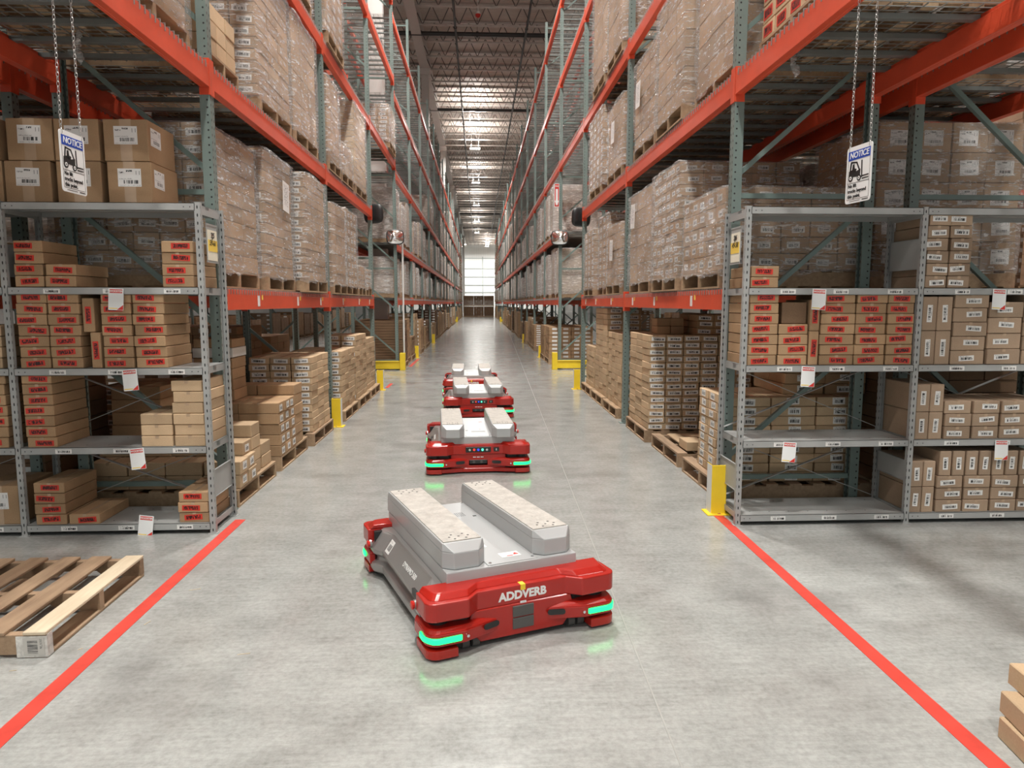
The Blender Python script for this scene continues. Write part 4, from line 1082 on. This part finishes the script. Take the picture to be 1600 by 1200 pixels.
# floor loads beyond the tunnel: cartons, brown board stacks
rl=random.Random(21); fl=[]
for s in (-1,1):
    for k in range(4,21):
        if k==14: continue
        for j in range(3):
            if rl.random()<.12: continue
            mt=rl.choice(('card','card_light','card_dark','card')); h=round(rl.uniform(.5,1.15),1)
            nx,ny,nz=rl.choice(((4,3,8),(3,3,6),(4,4,10)))
            if s<0 and k==4 and j==0: mt='card_dark'; h=1.0; nx,ny,nz=1,1,16
            if s>0 and k==5 and j==0: mt='card'; h=.9; nx,ny,nz=1,1,1
            x=(XL if s<0 else XR)
            b='%s bay past the tunnel'%ORD[k-3] if k<14 else '%s bay from the end wall'%ORD[21-k]
            load('carton load on the floor, %s rack, %s, %s place'%(SIDE[s],b,POS[j]),x+(-s)*rl.uniform(0,.08),uy(k)+.62+j*1.2,0,dx=1.12,dy=1.0,h=h,nx=nx,ny=ny,nz=nz,mat=mt,lab=0 if nz>11 else 1,wrap=False,group='carton loads under the far racks')
for s,rx in ((-1,XLB-DEP-3.7),(1,XRB+DEP+3.7)):
    for k in range(1,12):
        for li in (-1,0) if k>4 else (-1,0,1):
            for j in range(3):
                if rl.random()<.12: continue
                nx,ny,nz=rl.choice(((4,3,8),(3,3,6),(4,4,10)))
                load('carton load in the %s rack across the next aisle, %s, %s bay, %s place'%(SIDE[s],'floor' if li<0 else levn[li]+' level',ORD[k+1],POS[j]),rx,uy(k)+.62+j*1.2,0 if li<0 else LV[li]+.012,dx=1.12,dy=1.0,h=round(rl.uniform(.8,1.1),1),nx=nx,ny=ny,nz=nz,mat=rl.choice(('card','card_grey')),lab=1,wrap=False,group='carton loads across the next aisles')
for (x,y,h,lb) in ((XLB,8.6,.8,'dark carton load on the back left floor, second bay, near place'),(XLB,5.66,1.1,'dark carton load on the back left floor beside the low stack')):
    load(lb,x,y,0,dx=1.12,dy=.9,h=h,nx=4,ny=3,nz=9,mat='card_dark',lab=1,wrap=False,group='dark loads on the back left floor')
# dark stacks closing the aisle
for i,(x,w) in enumerate(((-1.10,1.1),(0,1.1),(1.10,1.1))):
    for q in range(2):
        load('dark brown carton load across the aisle end, %s column, %s'%(('left','middle','right')[i],('lower','upper')[q]),x,77.3,q*1.16,dx=1.08,dy=1.0,h=1.0,nx=4,ny=3,nz=12,mat='card_dark',lab=0,wrap=False,group='dark loads closing the aisle end')

# ------------------------------------------------------------------ empty pallet front left, cartons front right
def board(par,nm,x0,x1,y0,y1,z0,z1,mat):
    return put(nm,MB().box(x0,x1,y0,y1,z0,z1).mesh(nm,M[mat],bevel=.003,seg=1),par)
t=thing('wooden_pallet','empty weathered wooden pallet on the floor at the left, one pale new board','pallet',(-1.90,3.03,0),R(1))
for i,y in enumerate((.022,.47,.915)):
    m=MB(); m.prism([(-1.2,.017),(-1.0,.017),(-.96,.05),(-.78,.05),(-.74,.017),(-.46,.017),(-.42,.05),(-.24,.05),(-.20,.017),(0,.017),(0,.105),(-1.2,.105)],y-.02,y+.02,axis='y')
    st_=put('stringer',m.mesh('stringer',M['wood_old']),t)
    if i==0:
        put('sprayed_end',MB().box(0,.0015,-.02,.02,.004,.106).mesh('sprayed_end',M['wood_end']),st_,(0,y,0))
w_=[('wood_new',-.098,0.0),('wood_old',-.285,-.175),('wood_old',-.44,-.345),('wood_old',-.62,-.52),('wood_old',-.80,-.70),('wood_old',-.97,-.88),('wood_old',-1.2,-1.10)]
for mt,a,b in w_: board(t,'top_board',a,b,-.005,.94,.105,.121,mt)
for a,b in ((-.10,0),(-.40,-.31),(-.66,-.57),(-.92,-.82),(-1.2,-1.1)): board(t,'bottom_board',a,b,0,.935,0,.016,'wood_old')
tag(put('paint_block',MB().box(-.09,0,-.0025,0,.002,.104).mesh('paint_block',M['wood_end']),t,(.002,.002,0)),'x','x') if False else None
put('sprayed_face',MB().box(-.13,.002,-.0022,0,.004,.100).mesh('sprayed_face',M['wood_end']),t,(0,.001,0))
put('stencil',MB().box(-.04,.04,-.0008,.0002,-.045,.045).mesh('stencil',barcode('smudged_stencil',(.52,.50,.46),(.08,.08,.08),'code')),t,(-.055,-.0022,.053),(0,R(90),0))
zz=0
for i,(x,y,rz,lb) in enumerate(((2.02,2.03,R(-8),'plain carton at the bottom right corner of the picture, lowest of three'),(2.03,2.05,R(-10),'plain carton at the bottom right corner, middle one of three'),(2.10,2.10,R(-7),'plain carton at the bottom right corner, topmost of three'))):
    carton(lb,x,y,i*.082,.40,.46,.08,'card_light',None,'-y',rz,group='plain cartons at the picture corner',tape=False)
# wood splinters and litter on the floor
for i,(x,y,l,a,lb) in enumerate(((-1.55,3.75,.09,.3,'small wood splinter on the floor, by the middle of the empty pallet'),(-1.62,3.35,.06,1.2,'small wood splinter between the pallet and the red line'),(-1.05,3.02,.08,.15,'small wood splinter on the floor right of the left red line'),(-1.80,3.10,.03,.6,'small wood chip beside the sprayed pallet corner'),(-1.98,2.92,.04,.2,'small wood chip in front of the sprayed pallet corner'))):
    tag(put('wood_splinter',MB().bar((-l/3,0,.001),(l/3,0,.002),.003,.002).mesh('wood_splinter',M['wood_new']),None,(x,y,0),(0,0,a)),lb,'splinter','wood splinters on the floor')
# dangling film scraps under the beams
def scrap(label,x,y,z,l):
    m=MB(); pts=[(.012*math.sin(i*1.3),.01*math.cos(i*1.7),-l*i/7) for i in range(8)]
    m.tube(pts,[.012,.02,.016,.024,.018,.026,.022,.006],7); tag(put('film_scrap',m.mesh('film_scrap',M['film'],smooth=True),None,(x,y,z)),label,'film scrap')
scrap('strip of torn film hanging below the right second-level deck',2.02,4.6,3.19,.22)
scrap('strip of torn film hanging below the left second-level deck',-2.42,4.6,3.19,.2)

# ------------------------------------------------------------------ the robots
def arc(cx,cy,r,a0,a1,n=5): return [(cx+r*math.cos(R(a0+(a1-a0)*i/n)),cy+r*math.sin(R(a0+(a1-a0)*i/n))) for i in range(n+1)]
def mirrored(half):  # half outline from the left side to the centre (x<0); closed by mirroring
    return half+[(-x,y) for x,y in reversed(half)]
def end_pieces(root,ypos,rz,kind):
    e=dict(parent=root)
    P=lambda nm,mb,mt,**k: put(nm,mb.mesh(nm,mt,**k),root,(0,ypos,0),(0,0,rz))
    hw=.475
    # top cover: wide corners, recessed middle, bevelled upper edge
    low=mirrored([(-hw,.17)]+arc(-hw+.05,.052,.05,180,262,4)+[(-.285,-.002),(-.225,.052)])
    top=mirrored([(-hw+.012,.17)]+arc(-hw+.065,.072,.045,180,262,4)+[(-.275,.028),(-.215,.082)])
    P('top_cover',MB().prism(low,.178,.262,0).prism(top,.262,.285,0,top=mirrored([(-hw+.03,.17)]+arc(-hw+.085,.10,.04,180,262,4)+[(-.265,.06),(-.205,.11)])),M['robot_red'],bevel=.006,seg=2)
    # middle bumper
    mid=mirrored([(-hw,.20)]+arc(-hw+.06,.055,.06,180,265,5)+[(-.30,-.004),(-.17,.035),(-.085,.062)])
    midt=mirrored([(-hw+.008,.20)]+arc(-hw+.07,.072,.06,180,265,5)+[(-.29,.02),(-.17,.06),(-.085,.085)])
    P('middle_bumper',MB().prism(mid,.070,.125).prism(mid,.125,.142,0,top=midt),M['robot_red'],bevel=.005,seg=2)
    P('bumper_core',MB().prism(mirrored([(-hw+.03,.2),(-hw+.04,.09),(-.27,.06),(-.22,.10)]),.012,.255),M['black'])
    for sx in (-1,1):
        pts=[(-hw,.17)]+arc(-hw+.055,.05,.055,180,265,5)+[(-.335,-.003),(-.335,.10),(-.40,.17)]
        if sx>0: pts=[(-x,y) for x,y in reversed(pts)]
        P('lower_bumper',MB().prism(pts,.012,.052),M['robot_red'],bevel=.004,seg=2)
        # green strip wrapped around the corner of the middle bumper
        ins=[(-hw-.002,.10)]+arc(-hw+.06,.055,.062,180,265,6)+[(-.32,-.006)]
        out=[(x*1.0-(.006 if y>.05 else .003),y-(.006 if x>-hw+.02 else .001)) for x,y in ins]
        poly=out+list(reversed([(x+.006,y+.006) for x,y in ins]))
        if sx>0: poly=[(-x,y) for x,y in reversed(poly)]
        P('light_strip',MB().prism(poly,.084,.110),M['green_led'],bevel=.003,seg=1)
        P('bolt',MB().tube([(sx*.292,-.0,.10),(sx*.292,-.012,.10)],.007,10),M['chrome'])
        P('laser_scanner',MB().tube([(sx*.395,.10,.142),(sx*.395,.10,.18)],.048,18),M['black'])
        for q in (0,1):
            P('caster_wheel',MB().tube([(sx*(.245+q*.05),.085,.03),(sx*(.245+q*.05)+.034*1,.085,.03)],.03,16),M['rubber'])
        # depth sensor in the wing
        c=Vector((sx*.165,.030,.108)); ang=sx*math.atan2(.027,.085)
        sm=MB().prism([(-.034+.012*(-math.cos(a))*(1 if 0 else 1) if False else x_,z_) for x_,z_ in (arc(.03,0,.013,-90,90,4)+arc(-.03,0,.013,90,270,4)) for a in (0,)],-.004,.002,axis='y')
        o=put('depth_sensor',sm.mesh('depth_sensor',M['black']),root,(0,0,0)); o.matrix_local=Matrix.Translation((0,ypos,0))@Matrix.Rotation(rz,4,'Z')@Matrix.Translation(c)@Matrix.Rotation(-sx*R(16.5),4,'Z')
    if kind=='plate':
        P('charging_panel',MB().prism([(-.085,.178),(-.25,.178),(-.27,.10),(-.21,.028),(.21,.028),(.27,.10),(.25,.178),(.085,.178)],.048,.08,axis='y'),M['robot_red'],bevel=.004,seg=1)
        for z in (.058,.115): P('charging_plate',MB().box(-.053,.053,.042,.05,z,z+.052),M['rubber'],bevel=.002,seg=1)
        P('rating_plate',MB().box(-.015,.015,.0465,.048,.176,.186),M['label_sheet'])
        tx=put('maker_text',text_mesh('maker_text','ADDVERB',.054,M['white_print'],bold=.0024,space=1.0),root)
        tx.matrix_local=Matrix.Translation((0,ypos,0))@Matrix.Rotation(rz,4,'Z')@Matrix.Translation((0,.0505,.216))@Matrix.Rotation(PI/2,4,'X')
        P('yellow_tape',MB().box(-.012,.012,.049,.0515,.237,.262).box(-.012,.012,.0495,.09,.262,.2635),M['yellow'])
    else:
        P('front_skirt',MB().prism(mirrored([(-.40,.09),(-.335,.012),(-.15,.05)]),.014,.05).box(-.25,.25,.062,.09,.045,.178),M['robot_red'],bevel=.004,seg=1)
        c=put('control_panel',MB().box(-.115,.115,.046,.053,.196,.246).mesh('control_panel',M['black'],bevel=.003,seg=1),root,(0,ypos,0),(0,0,rz))
        for x,mm in ((-.078,'chrome'),(-.038,'led_red'),(0,'led_blue'),(.038,'led_green'),(.078,'chrome')):
            put('button',MB().tube([(x,.047,.221),(x,.038,.221)],.011,12).mesh('button',M[mm]),c)
        c=P('key_switch',MB().box(.14,.19,.046,.052,.203,.240),M['black'])
        put('key',MB().box(.160,.168,.038,.046,.212,.232).mesh('key',M['chrome']),c)
        c=P('camera_bar',MB().box(-.08,.08,.055,.075,.088,.124),M['black'],bevel=.003,seg=1)
        for x in (-.04,.03): put('camera_lens',MB().tube([(x,.056,.106),(x,.050,.106)],.012,14).mesh('camera_lens',M['rubber']),c)
        for x in (-.035,0,.035): P('small_badge',MB().box(x-.013,x+.013,.0605,.062,.146,.153),M['white_print'])
def make_robot():
    root=thing('transport_robot','x','robot',(0,0,0)); L=1.29
    end_pieces(root,0,0,'plate'); end_pieces(root,L,PI,'panel')
    put('chassis',MB().box(-.355,.355,.12,L-.12,.028,.25).mesh('chassis',M['black']),root)
    # side covers, lofted: flared ends, waisted middle
    prof=[(.33,.262),(.385,.262),(.402,.254),(.464,.166),(.462,.145),(.432,.125),(.432,.100),(.466,.082),(.466,.045),(.44,.028),(.40,.028)]
    ys=[.165,.235,.30,L-.30,L-.235,L-.165]; off=[0,0,-.038,-.038,0,0]
    for sx in (-1,1):
        m=MB(); n=len(prof)
        for y,o in zip(ys,off):
            for i,(x,z) in enumerate(prof): m.v.append((sx*(x+(o if i>0 else 0)*(1 if i>1 else .6)),y,z))
        for j in range(len(ys)-1):
            for i in range(n-1): m.f.append((j*n+i,j*n+i+1,(j+1)*n+i+1,(j+1)*n+i)); m.m.append(0)
        m.f.append(tuple(range(n))); m.m.append(0); m.f.append(tuple((len(ys)-1)*n+i for i in range(n))); m.m.append(0)
        put('side_cover',m.mesh('side_cover',M['robot_side'],bevel=.004,seg=1),root)
        for y in (.20,L-.20):
            b=put('stop_button',MB().tube([(sx*.464,y,.19),(sx*.475,y,.19)],.022,14,1).tube([(sx*.470,y,.19),(sx*.486,y,.19),(sx*.490,y,.19)],[.015,.021,.014],14).mesh('stop_button',[M['sign_red'],M['robot_side']]),root)
        put('side_port',MB().box(sx*.418-.010,sx*.418+.010,.32,.40,.155,.185).mesh('side_port',M['black']),root)
        nrm=R(90)
        tx=put('model_text',text_mesh('model_text','DYNAMO 500',.036,M['white_print'],bold=.0003,space=1.0),root)
        tx.matrix_local=Matrix.Translation((sx*.3965,.55,.2115))@Matrix.Rotation(sx*PI/2,4,'Z')@Matrix.Rotation(PI/2-R(35),4,'X')
        lb_=put('barcode_sticker',label_mesh(.07,.075,'label_white'),root)
        lb_.matrix_local=Matrix.Translation((sx*.3965,L-.36,.2115))@Matrix.Rotation(sx*PI/2,4,'Z')@Matrix.Rotation(-R(35),4,'X')
    # lifting deck
    dk=put('lift_deck',MB().box(-.335,.335,.15,L-.09,.262,.332).mesh('lift_deck',M['robot_grey'],bevel=.005),root)
    cp=put('cover_plate',MB().box(-.128,.128,.158,L-.10,.332,.336).mesh('cover_plate',M['robot_grey'],bevel=.0015,seg=1),root)
    for x in (-.11,.11):
        for y in (.18,L-.12): put('screw',MB().tube([(x,y,.336),(x,y,.338)],.008,10).mesh('screw',M['chrome']),cp)
    put('warning_sticker',MB().box(-.05,.05,-.03,.03,0,.001).mesh('warning_sticker',M['sign_white']),cp,(.02,.25,.336))
    put('warning_mark',MB().prism([(.0,-.012),(.03,-.012),(.015,.014)],.001,.0016,0).box(-.035,-.004,-.022,-.014,.001,.0016).mesh('warning_mark',M['sign_red']),cp,(.035,.25,.336))
    put('warning_sticker',MB().box(-.03,.03,-.03,.03,0,.001).mesh('warning_sticker',M['sign_white']),cp,(-.07,.42,.336))
    rg=MB(); 
    for k in range(14):
        a=2*PI*k/14; b=2*PI*(k+1)/14; rg.bar((.02*math.cos(a),.02*math.sin(a),.0013),(.02*math.cos(b),.02*math.sin(b),.0013),.005,.001)
    rg.bar((-.013,-.013,.0013),(.013,.013,.0013),.005,.001)
    put('warning_mark',rg.mesh('warning_mark',M['sign_red']),cp,(-.07,.42,.336))
    put('warning_sticker',MB().box(-.022,.022,-.02,.02,0,.001).mesh('warning_sticker',M['sign_white']),cp,(-.04,.84,.336))
    put('warning_mark',MB().prism([(-.012,-.01),(.012,-.01),(0,.012)],.001,.0016,0).mesh('warning_mark',M['sign_red']),cp,(-.04,.84,.336))
    vm=MB()
    for i in range(12):
        for j in range(7): vm.box(-.05+i*.011,-.046+i*.011,j*.011,j*.011+.005,0,.0006)
    put('vent',vm.mesh('vent',M['black']),cp,(-.03,.92,.336))
    put('sensor_window',MB().box(-.01,.01,-.008,.008,0,.001).mesh('sensor_window',M['black']),cp,(.09,.90,.336))
    # support pads
    for sx in (-1,1):
        xi,xo=.125,.335; a,b=.17,L-.03; ch=.045
        o=[(xi,a+ch),(xi+ch,a),(xo-ch,a),(xo,a+ch),(xo,b-ch),(xo-ch,b),(xi+ch,b),(xi,b-ch)]
        t2=[(xi+.004,a+.052),(xi+.014,a+.050),(xo-.014,a+.050),(xo-.004,a+.052),(xo-.004,b-.052),(xo-.014,b-.050),(xi+.014,b-.050),(xi+.004,b-.052)]
        if sx<0: o=[(-x,y) for x,y in reversed(o)]; t2=[(-x,y) for x,y in reversed(t2)]
        pd=put('support_pad',MB().prism(o,.334,.412).prism(o,.412,.448,0,top=t2).mesh('support_pad',M['robot_grey'],bevel=.004,seg=2),root)
        xa,xb=sorted((sx*(xi+.012),sx*(xo-.012)))
        tp=put('tread_plate',MB().box(xa,xb,a+.058,b-.058,.446,.4525).mesh('tread_plate',M['tread']),pd)
        bm_=MB()
        for yy in (a+.08,a+.11,a+.14,b-.08,b-.11,b-.14):
            for xx in (.35,.65) if (round(yy*100)%2) else (.25,.5,.75): 
                x=xa+(xb-xa)*xx; bm_.tube([(x,yy,.4525),(x,yy,.4535)],.006,8)
        put('pad_screws',bm_.mesh('pad_screws',M['rubber']),pd)
    return root
def copy_thing(root):
    r=root.copy(); C.objects.link(r)
    for ch in list(root.children):
        c=ch.copy(); C.objects.link(c); c.parent=r
        for g_ in list(ch.children):
            q=g_.copy(); C.objects.link(q); q.parent=c
    return r
rb=make_robot()
L_=1.29
def place(o,x,y,a,flip,label):
    # x, y: centre of the end facing the camera
    if flip:
        a2=a+PI; o.location=(x-math.sin(a)*L_,y+math.cos(a)*L_,0); o.rotation_euler=(0,0,a2)
    else: o.location=(x,y,0); o.rotation_euler=(0,0,a)
    o['label']=label
r2,r3,r4=copy_thing(rb),copy_thing(rb),copy_thing(rb)
place(rb,.215,3.06,R(21.5),False,'nearest red and grey transport robot, its lettered end towards the camera')
place(r2,-.008,6.26,R(3.5),True,'second transport robot in the line, lit control panel facing the camera')
place(r3,-.005,9.38,R(2.8),True,'third transport robot in the line, partly hidden by the second')
place(r4,-.125,11.62,R(1.0),False,'farthest transport robot of the line, with only its pads and end showing')

# ------------------------------------------------------------------ past 300 stacked cartons: the rest become one object
def merge_rest():
    # the 300 stacked cartons that show largest from the aisle stay single objects (one bit each, in building order)
    allc=[o for o in C.objects if o.name.startswith('stacked_carton')]
    bits=bin(0xffdfaae3ce739c7e4925fce739ce73ffffff800020408102b2000002082082082003c00010011032700000000003fffff9fffff9f87c7c7c7c7c7c7efefefe7e7e7e792015dc7c0000420000210f00088808888089999000000200)[2:]
    rest=[o for o,b_ in zip(allc,bits) if b_=='0']
    if not rest: return
    v=[];f=[];mi=[];mats=[]; kill=[]
    for o in rest:
        mw=Matrix.Translation(o.location)@Matrix.Rotation(o.rotation_euler.z,4,'Z')
        for ob,mt in [(o,mw)]+[(c_,mw@Matrix.LocRotScale(c_.location,c_.rotation_euler,(1,1,1))) for c_ in o.children]:
            me=ob.data; base=len(v); v+=[tuple(mt@p.co) for p in me.vertices]
            for p in me.polygons:
                f.append(tuple(base+i for i in p.vertices)); m_=me.materials[p.material_index] if ob is o else M['white_print']
                if m_ not in mats: mats.append(m_)
                mi.append(mats.index(m_))
            kill.append(ob)
    for ob in reversed(kill): D.objects.remove(ob)
    me=D.meshes.new('stacked_cartons'); me.from_pydata(v,[],f)
    for m_ in mats: me.materials.append(m_)
    me.polygons.foreach_set('material_index',mi)
    tag(put('stacked_cartons',me),'remaining small and half-hidden cartons of the floor stacks under both racks','box',None,'stuff')
merge_rest()
